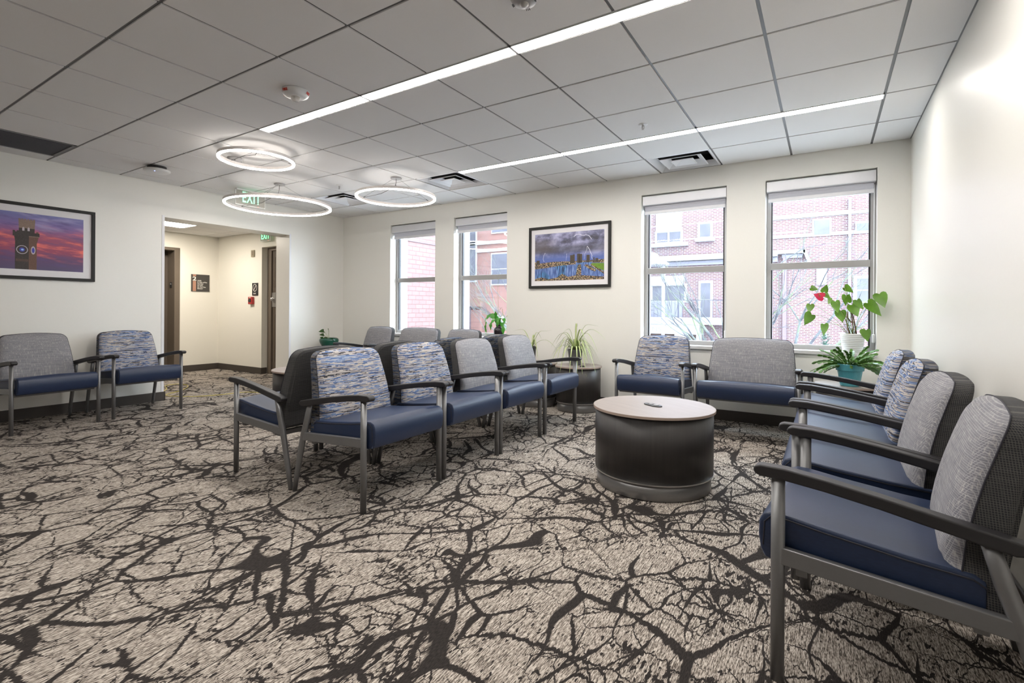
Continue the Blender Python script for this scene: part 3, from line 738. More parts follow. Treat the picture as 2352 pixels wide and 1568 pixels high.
# holiday cactus in teal pot
t = thing('potted_cactus', 'leafy segmented cactus spilling from a teal pot on the right corner table', 'plant', (.165, 4.93, .488))
obj('pot', MB().lathe([(0, 0), (.068, 0), (.088, .125), (.098, .125), (.102, .180), (.092, .180), (.086, .13), (.062, .02), (0, .02)], 40), 'pot_teal', t, smooth=False, bevel=.003)
obj('soil', soil_mb(.086, .155), 'soil', t)
m_ = MB()
for i in range(70):
    az = rnd.uniform(0, 2*math.pi); el = rnd.uniform(.35, 1.35); p = Vector((math.cos(az)*.03, math.sin(az)*.03, .155)); nseg = rnd.randint(4, 6); L_ = rnd.uniform(.036, .044)
    if i > 50: az = rnd.choice((0, 0, math.pi, math.pi, -.4, math.pi+.4))+rnd.uniform(-.35, .35); el = rnd.uniform(.25, .6); nseg = 7
    side = Vector((-math.sin(az), math.cos(az), 0)); tw = rnd.uniform(-1.2, 1.2)
    for s_ in range(nseg):
        el -= rnd.uniform(.05, .24); az += rnd.uniform(-.12, .12); d = Vector((math.cos(az)*math.cos(el), math.sin(az)*math.cos(el), math.sin(el)))
        if p.y + d.y*L_ > .36: break
        side = Vector((-math.sin(az), math.cos(az), 0)); side = side*math.cos(tw) + d.cross(side)*math.sin(tw)
        q = p + d*L_; w_ = .0115; nr = d.cross(side).normalized()*.0022
        o_ = [p-side*.004, p+d*L_*.22-side*w_*.75, p+d*L_*.5-side*w_*.9, p+d*L_*.72-side*w_*1.05, p+d*L_*.86-side*w_*.6, q, p+d*L_*.86+side*w_*.6, p+d*L_*.72+side*w_*1.05, p+d*L_*.5+side*w_*.9, p+d*L_*.22+side*w_*.75, p+side*.004]
        A = [m_.bm.verts.new(v+nr) for v in o_]; B = [m_.bm.verts.new(v-nr) for v in o_]
        m_.bm.faces.new(A); m_.bm.faces.new(B[::-1])
        for k in range(len(A)): m_.bm.faces.new((A[k], B[k], B[(k+1) % len(A)], A[(k+1) % len(A)]))
        p = q - d*.003
obj('foliage', m_, 'leaf_cactus', t)
# vase cutting
t = thing('vase_plant', 'lobed leafy cutting in a small black vase on the sill left of the storm picture', 'plant', (-3.625, 5.42, .736))
obj('vase', MB().lathe([(0, 0), (.045, 0), (.06, .04), (.068, .085), (.055, .12), (.035, .135), (.034, .150), (.045, .168), (.040, .168), (.028, .15), (.028, .13), (0, .12)], 32), 'vase_black', t, smooth=True)
def lobed(m_, pts, w_, side):
    pts = [Vector(p) for p in pts]; prev = None; n = 14
    for i in range(n):
        s_ = i/(n-1); f_ = s_*(len(pts)-1); k = min(int(f_), len(pts)-2); p = pts[k].lerp(pts[k+1], f_-k); d = (pts[k+1]-pts[k]).normalized()
        sd = (side-d*side.dot(d)).normalized(); ww = w_*(math.sin(math.pi*min(1, s_*.93+.06))**.6)*(.8+.28*math.sin(s_*19)); cur = [m_.bm.verts.new(p-sd*ww), m_.bm.verts.new(p), m_.bm.verts.new(p+sd*ww)]
        if prev:
            for a_ in (0, 1): m_.bm.faces.new((prev[a_], prev[a_+1], cur[a_+1], cur[a_]))
        prev = cur
m_ = MB()
lobed(m_, [(0, 0, .16), (-.03, -.02, .25), (-.10, -.04, .29), (-.17, -.05, .25), (-.19, -.05, .19)], .035, Vector((.3, .3, 1)))
lobed(m_, [(0, 0, .16), (-.02, -.03, .27), (-.02, -.05, .34)], .03, Vector((1, .2, 0)))
lobed(m_, [(0, 0, .15), (-.04, -.04, .24), (-.08, -.07, .17), (-.075, -.07, .09)], .035, Vector((1, -.2, .2)))
lobed(m_, [(0, 0, .15), (.02, -.04, .26), (.03, -.07, .20), (.03, -.07, .13)], .028, Vector((1, 0, 0)))
lobed(m_, [(0, 0, .15), (.04, -.01, .27), (.10, -.03, .25), (.13, -.05, .17)], .028, Vector((.4, 1, .4)))
lobed(m_, [(0, 0, .15), (.06, -.02, .20), (.11, -.06, .12), (.12, -.07, .02)], .032, Vector((1, .1, .3)))
lobed(m_, [(-.17, -.04, .20), (-.18, -.05, .12), (-.15, -.06, .05)], .018, Vector((1, 0, .3)))
obj('foliage', m_, 'leaf_vase', t, smooth=True)
v = MB(); v.tube([(0, 0, .15), (.0, -.01, .40), (-.01, -.01, .60), (-.01, 0, .78)], .0016, 5); v.tube([(0, 0, .34), (.06, -.02, .39)], .0016, 5)
v.tube([(.12, -.09, .37), (.13, -.10, .31), (.155, -.11, .27), (.19, -.12, .265), (.215, -.12, .285)], .0025, 5); v.tube([(.13, -.10, .31), (.04, -.05, .22), (0, 0, .15)], .002, 5); v.tube([(-.14, -.05, .33), (-.17, -.05, .20), (-.175, -.06, .06), (-.12, -.06, .0)], .0022, 5)
obj('vines', v, 'stem_green', t, smooth=True)

# loose papers on right corner table
t = obj('magazine', MB().box(-.09, .09, -.065, .065, 0, .004), 'paper'); t.location = (.32, 4.90, .4885); t.rotation_euler = (0, 0, R(20)); tag(t, 'tan booklet lying on the right corner table beside teal pot', 'booklet')
t = obj('magazine', MB().box(-.06, .06, -.05, .05, 0, .004), 'magazine'); t.location = (.33, 5.07, .4885); t.rotation_euler = (0, 0, R(-12)); tag(t, 'white booklet lying behind the teal pot on the right corner table', 'booklet')
t = obj('power_grommet', MB().lathe([(0, 0), (.032, 0), (.034, .004), (.018, .006), (.018, .012), (0, .012)], 20), 'black'); t.location = (-2.21, 4.93, .4875); tag(t, 'small black cable grommet on the spider plant side table', 'grommet')
t = obj('power_grommet', MB().prism([(-.05, -.03), (.05, -.03), (.05, .03), (-.05, .03)], 0, .01, 'z'), 'black', bevel=.003); t.location = (-6.22, 4.72, .4875); tag(t, 'small black cable box on the corner table beside the green pot', 'grommet')

# ------------------------------------------------------------------ framed pictures
def sunset_mat():
    q = N('sunset_print'); s = q.sep(q.coord())
    v = q.comb(q.math('MULTIPLY', s[1], 1.0), q.math('ADD', s[2], q.math('MULTIPLY', s[1], .10)))
    n1 = q.noise(q.vmath('MULTIPLY', v, (3.2, 16, 1)), 1, 4, .6)
    n2 = q.noise(q.vmath('ADD', q.vmath('MULTIPLY', v, (2.2, 9, 1)), (4, 8, 0)), 1, 3)
    h = q.step(s[2], -.27, .27)
    base = q.ramp(h, [(0, (.085, .06, .15)), (.20, (.12, .05, .15)), (.35, (.33, .05, .11)), (.60, (.36, .07, .15)), (.80, (.20, .12, .35)), (1, (.16, .17, .42))])
    hot = q.mul((.95, .18, .14), (1, 1, 1))
    band = q.math('MULTIPLY', q.step(n1, .50, .64), q.math('MULTIPLY', q.step(h, .12, .35), q.step(h, .85, .62)))
    c = q.mix(q.math('MULTIPLY', band, .85), base, hot)
    pale = q.math('MULTIPLY', q.step(n2, .50, .66), q.step(h, .55, .85))
    c = q.mix(q.math('MULTIPLY', pale, .8), c, (.46, .42, .68))
    dk = q.math('MULTIPLY', q.step(n1, .46, .36), .6)
    c = q.mix(dk, c, (.10, .06, .20))
    q.base(c).set(Roughness=.45); return q.m
# print plane local: y runs to the right as seen, z up (left wall, normal +x)
t = thing('framed_picture', 'black framed print of a clock tower against a purple and red sunset', 'picture', (XL, 1.625, 1.735))
W2, H2 = .495, .37
def frame_ring(m_, W_, H_, fw, x0, x1):
    m_.box(x0, x1, -W_, W_, H_-fw, H_); m_.box(x0, x1, -W_, W_, -H_, -H_+fw); m_.box(x0, x1, -W_, -W_+fw, -H_+fw, H_-fw); m_.box(x0, x1, W_-fw, W_, -H_+fw, H_-fw)
m_ = MB(); frame_ring(m_, W2, H2, .030, .002, .028); obj('picture_frame', m_, 'frame', t, bevel=.002)
obj('mat_board', MB().box(.004, .012, -W2+.026, W2-.026, -H2+.026, H2-.026), 'mat', t)
M['t_stone'] = plain('tower_dark_stone', (.05, .038, .035), .6, var=.6, scale=120); M['t_tan'] = plain('tower_tan_stone', (.26, .18, .14), .6, var=.3, scale=120)
M['t_brown'] = plain('tower_brown_stone', (.16, .085, .06), .6, var=.5, scale=150)
M['t_blue'] = plain('clock_blue', (.06, .06, .45), .5); M['t_cyan'] = plain('clock_cyan', (.35, .65, .95), .5); M['t_pale'] = plain('clock_pale', (.55, .48, .52), .5)
M['sunset'] = sunset_mat()
pr_ = MB(); PW, PH = .398, .275; X0 = .0125
pr_.face([(X0, -PW, -PH), (X0, PW, -PH), (X0, PW, PH), (X0, -PW, PH)], 0)
def poly(pts, mi, dx=.0004): pr_.face([(X0+dx, y, z) for y, z in pts], mi)
# tower (kept inside the print), local y centre about -.10
c_ = -.045
poly([(c_-.078, -PH), (c_+.02, -PH), (c_+.02, .00), (c_+.02, .045), (c_-.085, .045), (c_-.078, .0)], 1)
poly([(c_+.02, -PH), (c_+.078, -PH), (c_+.078, -.02), (c_+.092, .045), (c_+.02, .045)], 3)
poly([(c_-.095, .045), (c_+.098, .045), (c_+.098, .085), (c_-.095, .085)], 1)
for k in range(7): poly([(c_-.095+.028*k, .085), (c_-.078+.028*k, .085), (c_-.078+.028*k, .098), (c_-.095+.028*k, .098)], 1 if k < 5 else 3)
poly([(c_-.052, .085), (c_+.062, .085), (c_+.062, .125), (c_-.052, .125)], 1, .0006); poly([(c_-.052, .125), (c_+.062, .125), (c_+.066, .205), (c_-.055, .205)], 2, .0006)
for k in range(6): poly([(c_-.055+.021*k, .205), (c_-.041+.021*k, .205), (c_-.041+.021*k, .217), (c_-.055+.021*k, .217)], 2)
for k in (-.02, .018): poly([(c_+k-.008, .10), (c_+k+.008, .10), (c_+k+.008, .128), (c_+k, .138), (c_+k-.008, .128)], 6, .0009)
poly([(c_+.02, .045), (c_+.098, .045), (c_+.098, .052), (c_+.02, .052)], 2, .001)
def ell(cy_, cz_, ry, rz_, mi, dx): poly([(cy_+ry*math.cos(a), cz_+rz_*math.sin(a)) for a in [2*math.pi*i/24 for i in range(24)]], mi, dx)
ell(c_-.028, -.085, .042, .042, 6, .0008); ell(c_-.028, -.085, .036, .036, 1, .001); ell(c_-.028, -.085, .020, .020, 4, .0012); ell(c_-.026, -.085, .010, .009, 5, .0014)
ell(c_+.052, -.085, .017, .040, 6, .0010); ell(c_+.052, -.085, .010, .026, 4, .0012)
for k in range(9): poly([(c_-.07+.010*k, -.20), (c_-.065+.010*k, -.20), (c_-.065+.010*k, -.175), (c_-.07+.010*k, -.175)], 3, .0008)
obj('print', pr_, ['sunset', 't_stone', 't_tan', 't_brown', 't_blue', 't_cyan', 't_pale'], t)

def storm_mat():
    q = N('storm_sky_print'); P = q.coord(); s = q.sep(P)
    n1 = q.noise(q.vmath('MULTIPLY', P, (4.5, 1, 8)), 1, 5, .6); h = q.step(s[2], -.04, .26)
    sky = q.ramp(n1, [(.36, (.06, .06, .085)), (.45, (.14, .14, .23)), (.53, (.30, .30, .48)), (.66, (.55, .54, .74))])
    low = q.mix(q.step(h, .38, .05), sky, (.10, .15, .42))
    dk = q.math('MULTIPLY', q.step(q.math('ABSOLUTE', q.math('SUBTRACT', h, .42)), .22, .08), .72)
    c = q.mix(dk, low, (.075, .075, .10))
    lft = q.math('MULTIPLY', q.step(s[0], -.10, -.30), q.step(q.math('ABSOLUTE', q.math('SUBTRACT', h, .60)), .35, .15))
    c = q.mix(q.math('MULTIPLY', lft, .75), c, (.11, .09, .09))
    q.base(c).set(Roughness=.45); return q.m
def harbour_mat():
    q = N('harbour_water_print'); P = q.coord(); s = q.sep(P)
    n1 = q.noise(q.vmath('MULTIPLY', P, (60, 1, 9)), 1, 3); n2 = q.noise(P, 6, 1)
    c = q.ramp(n1, [(.35, (.04, .07, .22)), (.5, (.10, .18, .45)), (.66, (.26, .36, .62))])
    q.base(q.mix(q.step(n2, .5, .62), c, q.ramp(n1, [(.4, (.02, .04, .10)), (.6, (.10, .30, .62))]))).set(Roughness=.45); return q.m
def city_mat():
    q = N('city_lights_print'); P = q.coord()
    n1 = q.noise(P, 150, 2, .7, col=True); k = q.step(q.noise(q.vmath('ADD', P, (2, 0, 5)), 130, 1), .50, .62)
    col = q.ramp(q.sep(n1)[0], [(.38, (.05, .35, .25)), (.45, (.75, .45, .10)), (.52, (.85, .75, .45)), (.60, (.65, .12, .10)), (.68, (.12, .28, .8))])
    q.base(q.mix(k, (.03, .022, .025), col)).set(Roughness=.45); return q.m
M['storm'] = storm_mat(); M['harbour'] = harbour_mat(); M['city'] = city_mat()
M['bolt'] = plain('print_lightning', (.86, .86, .95), .5, var=.01); M['bolt_glow'] = plain('print_lightning_halo', (.42, .42, .66), .5, var=.05); M['bld'] = plain('print_building', (.07, .055, .04), .5, var=1.0, scale=260)
M['park'] = plain('print_park_green', (.14, .26, .02), .5, var=.4, scale=60)
t = thing('framed_picture', 'black framed print of lightning over a harbour city between the windows', 'picture', (-2.592, YW, 1.734))
t.rotation_euler = (0, 0, -math.pi/2)      # local x -> world -y, local y -> world +x
W2, H2 = .533, .374
m_ = MB(); frame_ring(m_, W2, H2, .030, .002, .028); obj('picture_frame', m_, 'frame', t, bevel=.002)
obj('mat_board', MB().box(.004, .012, -W2+.026, W2-.026, -H2+.026, H2-.026), 'mat', t)
pr_ = MB(); PW, PH = .452, .285
def P2(pts, mi, dy=0.0): pr_.face([(x, -.0125-dy, z) for x, z in pts], mi)
P2([(-PW, -.075), (PW, -.075), (PW, PH), (-PW, PH)], 0); P2([(-PW, -PH), (PW, -PH), (PW, -.075), (-PW, -.075)], 1)
P2([(-PW, -.14), (-.30, -.13), (-.12, -.11), (.10, -.10), (.10, -.075), (PW, -.085), (PW, -.055), (.30, -.06), (.05, -.062), (-.2, -.058), (-.38, -.07), (-PW, -.05)], 2, .0003)
P2([(-PW, -PH), (PW, -PH), (PW, -.255), (.22, -.235), (.12, -.225), (.0, -.245), (-.08, -.205), (-.15, -.25), (-.26, -.265), (-.36, -.24), (-PW, -.26)], 2, .0003)
P2([(.10, -.225), (.125, -.11), (.165, -.10), (.17, -.225)], 2, .0004)
P2([(.20, -.115), (.24, -.105), (.36, -.175), (.34, -.195), (.29, -.175)], 2, .0004)
P2([(PW, -.19), (PW, -.10), (.30, -.095), (.29, -.115)], 3, .0004); P2([(.28, -.115), (.29, -.105), (PW, -.20), (PW, -.225)], 2, .0006)
P2([(.30, -.09), (PW, -.095), (PW, -.07), (.34, -.07)], 2, .0005)
for x0, x1, z1 in ((-.43, -.385, -.035), (.025, .06, .010), (.06, .085, .016), (.115, .15, .022), (.145, .18, .018), (.235, .275, .002), (.32, .335, -.03), (.345, .38, -.04)):
    P2([(x0, -.085), (x1, -.085), (x1, z1), (x0, z1)], 5, .0007)
def bolt(pts, w_):
    pp_ = [pts[0]]; rj = random.Random(int(abs(pts[0][0])*1000))
    for a_, b_ in zip(pts, pts[1:]):
        for k in range(1, 5): f_ = k/4; pp_.append((a_[0]+(b_[0]-a_[0])*f_+(rj.uniform(-.004, .004) if k < 4 else 0), a_[1]+(b_[1]-a_[1])*f_+(rj.uniform(-.003, .003) if k < 4 else 0)))
    pts = pp_
    for wid, mi, dy in ((w_*.62, 4, .0012),):
        for (a_, b_) in zip(pts, pts[1:]):
            d = Vector((b_[0]-a_[0], b_[1]-a_[1])).normalized(); nx, nz = -d.y*wid, d.x*wid
            P2([(a_[0]-nx, a_[1]-nz), (a_[0]+nx, a_[1]+nz), (b_[0]+nx, b_[1]+nz), (b_[0]-nx, b_[1]-nz)], mi, dy)
bolt([(.245, .105), (.262, .075), (.280, .04), (.300, 0), (.305, -.045)], .0035); bolt([(.245, .105), (.235, .06), (.215, .02), (.205, -.045)], .0018)
bolt([(-.31, .055), (-.33, .02), (-.335, -.01), (-.325, -.055)], .0022); bolt([(-.02, .03), (-.025, -.05)], .0015)
bolt([(.07, .225), (.10, .25), (.14, .252), (.18, .235), (.23, .235), (.27, .22), (.295, .18)], .004)
m_ = pr_; o = obj('print', m_, ['storm', 'harbour', 'city', 'park', 'bolt', 'bld', 'bolt_glow'], t)
o.rotation_euler = (0, 0, math.pi/2)

# ------------------------------------------------------------------ ring pendants
def ring(name_label, cx_, cy_, r, z, canopy=True, cz=None):
    t = thing('ring_pendant', name_label, 'pendant light', (cx_, cy_, z), 0, 'glowing ring pendants')
    m_ = MB()
    n = 120; tw, th = .013, .030
    prof = [(-tw, 0), (-tw, th), (tw, th), (tw, 0)]
    m_.lathe([(r-tw, .004), (r-tw, th), (r+tw, th), (r+tw, .004)], n); obj('ring_housing', m_, 'ring_metal', t)
    m_ = MB(); m_.lathe([(r-tw+.001, .004), (r-tw*.9, -.006), (r, -.011), (r+tw*.9, -.006), (r+tw-.001, .004)], n); obj('light_band', m_, 'ringlight', t, smooth=True)
    zc = ZC - z - .001
    obj('canopy', MB().lathe([(0, zc-.016), (.055, zc-.016), (.06, zc-.012), (.06, zc), (0, zc)], 32), 'grey_plastic', t, bevel=.002)
    w_ = MB()
    for k in range(3):
        a = R(75+120*k); p0 = Vector((.045*math.cos(a), .045*math.sin(a), zc-.014)); p1 = Vector((r*math.cos(a), r*math.sin(a), th)); w_.tube([p0, p1], .0011, 5)
        d = (p1-p0).normalized(); w_.tube([p1-d*.035, p1], .0035, 6)
    obj('suspension_wire', w_, 'cord_black', t)
    a = R(195)
    obj('power_cord', MB().tube([(0, 0, zc-.014), (.004, -.005, zc*.75), (.01*math.cos(a), -.01, zc*.55), (r*.45*math.cos(a), r*.45*math.sin(a), th+.03), (r*.97*math.cos(a), r*.97*math.sin(a), th)], .0025, 6), 'cord_black', t, smooth=True)
ring('smallest glowing ring pendant, highest in the photo, left of the others', -4.477, 2.645, .312, 2.462)
ring('largest glowing ring pendant, lowest, in front of the exit sign', -5.454, 3.497, .566, 2.293)
ring('medium glowing ring pendant, rightmost of three, near the square diffuser', -4.071, 4.012, .4275, 2.335)

# ------------------------------------------------------------------ ceiling devices
t = thing('fire_strobe', 'white round ceiling strobe marked FIRE in red', 'fire alarm', (-3.036, 2.06, ZC), R(-60))
obj('housing', MB().lathe([(0, 0), (.085, 0), (.088, -.012), (.078, -.034), (.055, -.044), (0, -.044)], 40), 'white_plastic', t, smooth=True)
obj('strobe_lens', MB().lathe([(.030, -.042), (.028, -.058), (.018, -.070), (0, -.074)], 24), 'clear', t, smooth=True)
obj('strobe_tube', MB().tube([(-.012, 0, -.05), (.012, 0, -.05)], .006, 8), 'steel', t)
for az in (R(-105), R(-20), R(90)):
    d = Vector((math.cos(az), math.sin(az), 0)); tx = Vector((-d.y, d.x, 0)); nrm = Vector((d.x, d.y, -.45)).normalized(); yv = nrm.cross(tx)
    o = text('lettering', 'FIRE', .022, frame_at(d*.0835+Vector((0, 0, -.030))-tx*.024, tx, -yv if yv.z < 0 else yv), 'ink_red', t, bold=.0008)
t = thing('occupancy_sensor', 'grey dome ceiling sensor at the top frame edge', 'sensor', (-1.205, 2.00, ZC), R(40))
obj('housing', MB().lathe([(0, 0), (.068, 0), (.068, -.006), (.055, -.030), (.022, -.036), (0, -.036)], 36), 'grey_plastic', t, smooth=True)
obj('sensor_lens', MB().lathe([(.022, -.034), (.020, -.044), (.010, -.050), (0, -.052)], 24), plain('sensor_lens', (.4, .39, .38), .15), t, smooth=True)
m_ = MB()
for az in (60, 150, 240, 330):
    for k in (-1, 0, 1):
        a = R(az)+k*.14; m_.box(-.008, .008, -.0015, .0015, -.0015, .0015, mat=Matrix.Translation((.052*math.cos(a), .052*math.sin(a), -.0305)) @ Matrix.Rotation(a, 4, 'Z') @ Matrix.Rotation(R(30), 4, 'Y'))
obj('vent_slots', m_, 'black', t)
t = thing('occupancy_sensor', 'small dome ceiling sensor seen inside the smallest ring pendant', 'sensor', (-4.90, 2.67, ZC), 0)
obj('housing', MB().lathe([(0, 0), (.066, 0), (.066, -.010), (.050, -.038), (.02, -.042), (0, -.042)], 30), 'grey_plastic', t, smooth=True)
m_ = MB()
for az in (-120, -30, 60, 150):
    a = R(az); m_.box(-.006, .006, -.008, .008, -.002, .002, mat=Matrix.Translation((.054*math.cos(a), .054*math.sin(a), -.030)) @ Matrix.Rotation(a, 4, 'Z') @ Matrix.Rotation(R(55), 4, 'Y'))
obj('vent_slots', m_, 'black', t)
t = thing('wifi_access_point', 'white round ceiling access point with a blue light near the left wall', 'access point', (-5.90, 2.41, ZC-.030), 0)
obj('housing', MB().lathe([(0, 0), (.10, 0), (.118, -.006), (.118, -.020), (.10, -.030), (0, -.036)], 40), 'white_plastic', t, smooth=True)
obj('mount', MB().lathe([(0, .029), (.085, .029), (.085, 0), (0, 0)], 24), 'black', t)
obj('indicator_light', MB().lathe([(.0, -.004), (.005, -.002), (.005, .002)], 10, (.060, -.045, -.032)), 'led_blue', t)
def sprinkler(x, y, label):
    t = thing('sprinkler', label, 'sprinkler', (x, y, ZC), 0, 'chrome ceiling sprinklers')
    obj('escutcheon', MB().lathe([(.0, 0), (.036, 0), (.036, -.003), (.022, -.008), (0, -.008)], 28), 'white_plastic', t)
    m_ = MB(); m_.lathe([(.010, -.008), (.010, -.018), (.005, -.020), (.005, -.040), (0, -.040)], 12); m_.tube([(-.010, 0, -.016), (-.012, 0, -.028), (-.002, 0, -.044)], .002, 6); m_.tube([(.010, 0, -.016), (.012, 0, -.028), (.002, 0, -.044)], .002, 6)
    obj('sprinkler_body', m_, 'steel', t); obj('deflector', MB().lathe([(0, -.046), (.012, -.046), (.012, -.044), (0, -.044)], 14), 'steel', t)
sprinkler(-1.231, 3.875, 'small sprinkler beside the far linear light, above the second window')
sprinkler(-4.905, 3.91, 'small sprinkler between the two farther ring pendants')

# exit signs
def exit_sign(name, label, origin, xdir, ydir, w_, h_, let, canopy_z):
    t = thing(name, label, 'exit sign', origin)
    F_ = frame_at((0, 0, 0), xdir, ydir)
    m_ = MB(); m_.box(0, w_, 0, h_, -.004, .004, mat=F_); obj('sign_panel', m_, 'clear', t)
    m_ = MB(); m_.box(-.004, w_+.004, -.008, 0, -.006, .006, mat=F_); m_.box(-.004, .002, 0, h_, -.006, .006, mat=F_); m_.box(w_-.002, w_+.004, 0, h_, -.006, .006, mat=F_); obj('sign_rim', m_, 'white_plastic', t)
    m_ = MB(); m_.box(w_*.02, w_*.98, h_, h_+.014, -.02, .02, mat=F_); obj('mounting_bar', m_, 'white_plastic', t)
    lx, lz, lw, lh = let
    text('lettering', 'EXIT', .2, F_ @ Matrix.Translation((lx, lz, .006)), 'exitgreen', t, fit=(lw, lh), bold=.002, spacing=1.12)
    m_ = MB(); m_.box(w_*.75, w_*.75+.006, -.006, 0, .005, .008, mat=F_); obj('indicator_light', m_, 'led_red', t)
exit_sign('exit_sign', 'clear edge-lit exit sign with green letters behind the largest ring pendant', (-6.10, 3.335, 2.374), (0, 1, 0), (0, 0, 1), .375, .172, (.085, .03, .228, .130), 0)
exit_sign('exit_sign', 'small green exit sign in the hall above the recessed door', (-7.93, 4.76, 2.205), (1, 0, 0), (0, 0, 1), .28, .150, (.02, .03, .23, .105), 0)

# ------------------------------------------------------------------ hall beyond the opening
b = MB(); EO0, EO1, EOZ = 3.12, 4.107, 2.075
b.box(XH-.3, XH, .6, EO0, 0, 2.6); b.box(XH-.3, XH, EO1, YH, 0, 2.6); b.box(XH-.3, XH, EO0, EO1, EOZ, 2.6)
struct('wall_hall_far', b, 'wall_hall')
b = MB(); b.box(XH-.3, -7.97, YH, YH+.115, 0, 2.6); b.box(-7.97, XL-TL, YH, YH+.115, 2.112, 2.6); b.box(XH-.3, XL-TL, YH+.115, YH+.3, 2.112, 2.6)
struct('wall_hall_side', b, 'wall_hall')
struct('wall_hall_near', MB().box(XH-.3, XL-TL, .5, .6, 0, 2.6), 'wall_hall')
struct('baseboard_hall', MB().box(XH, XH+.012, .6, EO0-.05, 0, .105).box(XH, XH+.012, EO1+.065, YH, 0, .105).box(XH, -7.97, YH-.012, YH, 0, .105).box(-7.97, -7.958, YH-.012, YH+.09, 0, .105), 'basebd', bevel=.003)
cb = MB()
hx_ = [-9.33, -8.72, -8.11, -7.50, -6.94]; hy_ = [.6, 1.16, 1.77, 2.38, 2.99, 3.38, 3.93, 4.54, YH]
for i in range(4):
    for j in range(8):
        if i == 1 and j == 5: continue
        cb.box(hx_[i]+.008, hx_[i+1]-.008, hy_[j]+.008, hy_[j+1]-.008, ZH, ZH+.02)
cb.box(XH, XL-TL, .6, YH, ZH+.012, ZH+.03)
struct('ceiling_hall', cb, 'tile')
t = thing('hall_panel_light', 'bright square ceiling panel light in the hall', 'ceiling light', (-8.415, 3.655, ZH))
obj('light_frame', MB().box(-.30, .30, -.275, -.262, -.002, .01).box(-.30, .30, .262, .275, -.002, .01).box(-.30, -.287, -.275, .275, -.002, .01).box(.287, .30, -.275, .275, -.002, .01), 'white_paint', t)
obj('diffuser', MB().box(-.287, .287, -.262, .262, .0, .008), 'halllight', t)
# elevator opening on the far hall wall
d = struct('door_1', MB().box(XH-.26, XH-.24, EO0, (EO0+EO1)/2, 0, EOZ).box(XH-.255, XH-.235, (EO0+EO1)/2, EO1, 0, EOZ), 'brown_door')
struct('trim_3', MB().box(XH-.24, XH+.012, EO1-.03, EO1+.055, 0, EOZ+.04).box(XH-.24, XH+.012, EO0-.055, EO0+.03, 0, EOZ+.04).box(XH-.24, XH+.012, EO0+.03, EO1-.03, EOZ-.01, EOZ+.04), 'brown_frame', bevel=.004)
t = thing('elevator_indicator', 'small black indicator plate on the brown elevator frame', 'indicator', (XH-.11, EO1-.0305, 1.485))
obj('plate', MB().box(-.035, .035, -.006, 0, -.045, .045), 'black', t); obj('display', MB().box(-.02, .02, -.008, -.006, .005, .03), 'grey_plastic', t)
# stair door in the recess on the right
d = struct('door_2', MB().box(-7.86, XL-TL, 4.925, 4.96, 0, 2.06), 'brown_door')
pl = obj('lock_plate', MB().box(-7.86, -7.76, 4.915, 4.925, 1.12, 1.36), 'steel', d, bevel=.002)
obj('door_knob', MB().lathe([(0, 0), (.018, .0), (.018, .012), (.03, .03), (.03, .045), (0, .055)], 20), 'steel', pl, smooth=True)
k = bpy.data.objects[pl.children[0].name]; k.rotation_euler = (R(90), 0, 0); k.location = (-7.81, 4.915, 1.25)
obj('door_panel_moulding', MB().box(-7.80, -7.785, 4.918, 4.925, .2, 1.0).box(-7.80, -7.785, 4.918, 4.925, 1.45, 1.95), 'brown_frame', d)
struct('trim_4', MB().box(-7.968, -7.86, 4.90, 4.96, 0, 2.110).box(-7.86, XL-TL, 4.90, 4.96, 2.06, 2.110), 'brown_frame', bevel=.004)
struct('wall_hall_end', MB().box(-7.97, XL-TL, 4.965, 5.05, 0, 2.6), 'wall_hall')

t = thing('floor_sign', 'dark wall sign with a large 2 and a copper stripe in the hall', 'sign', (XH, 4.341, 1.387))
obj('sign_board', MB().box(.001, .014, 0, .300, 0, .296), 'sign_dark', t, bevel=.001)
obj('copper_stripe', MB().box(.0142, .0150, .022, .075, .002, .180).box(.0142, .0150, .022, .075, .262, .294), 'sign_tan', t)
FS = lambda y, z: frame_at((.0155, y, z), (0, 1, 0), (0, 0, 1))
text('numeral', '2', .09, FS(.018, .186), 'ink_white', t, fit=(.062, .070), bold=.002)
for i, tx in enumerate(['LEVEL', 'In Case of Fire', 'Use Stair', 'For Exit,', 'Do Not Use', 'Elevator']): text('lettering', tx, .027, FS(.097, .178-i*.0275), 'ink_white', t, bold=.0006)
t = thing('stair_sign', 'small black wall sign with a circled diagonal symbol beside the hall door', 'sign', (-8.235, YH, 1.312))
obj('sign_board', MB().box(0, .165, -.012, -.001, 0, .212), 'black', t, bevel=.002)
m_ = MB(); n = 28
for i in range(n):
    a, b_ = 2*math.pi*i/n, 2*math.pi*(i+1)/n; m_.face([(.0825+r_*math.cos(q_), -.0125, .130+r_*1.05*math.sin(q_)) for r_, q_ in ((.052, a), (.060, a), (.060, b_), (.052, b_))])
m_.face([(.048, -.0125, .095), (.056, -.0125, .088), (.118, -.0125, .165), (.110, -.0125, .172)])
obj('symbol', m_, 'ink_white', t); text('lettering', 'EXIT', .03, frame_at((.045, -.0127, .022), (1, 0, 0), (0, 0, 1)), 'ink_white', t, fit=(.075, .022))
t = thing('fire_pull_station', 'red fire alarm pull box on the hall wall', 'fire alarm', (-8.300, YH, 1.165))
obj('housing', MB().box(0, .115, -.045, -.001, 0, .125), 'red', t, bevel=.004); obj('pull_handle', MB().box(.03, .085, -.052, -.045, .035, .095).box(.02, .095, -.056, -.050, .052, .070), 'black', t); text('lettering', 'FIRE', .02, frame_at((.03, -.0458, .103), (1, 0, 0), (0, 0, 1)), 'ink_white', t, fit=(.055, .014))
t = thing('wall_chime', 'small beige square device high on the hall wall', 'wall device', (-8.260, YH, 1.965))
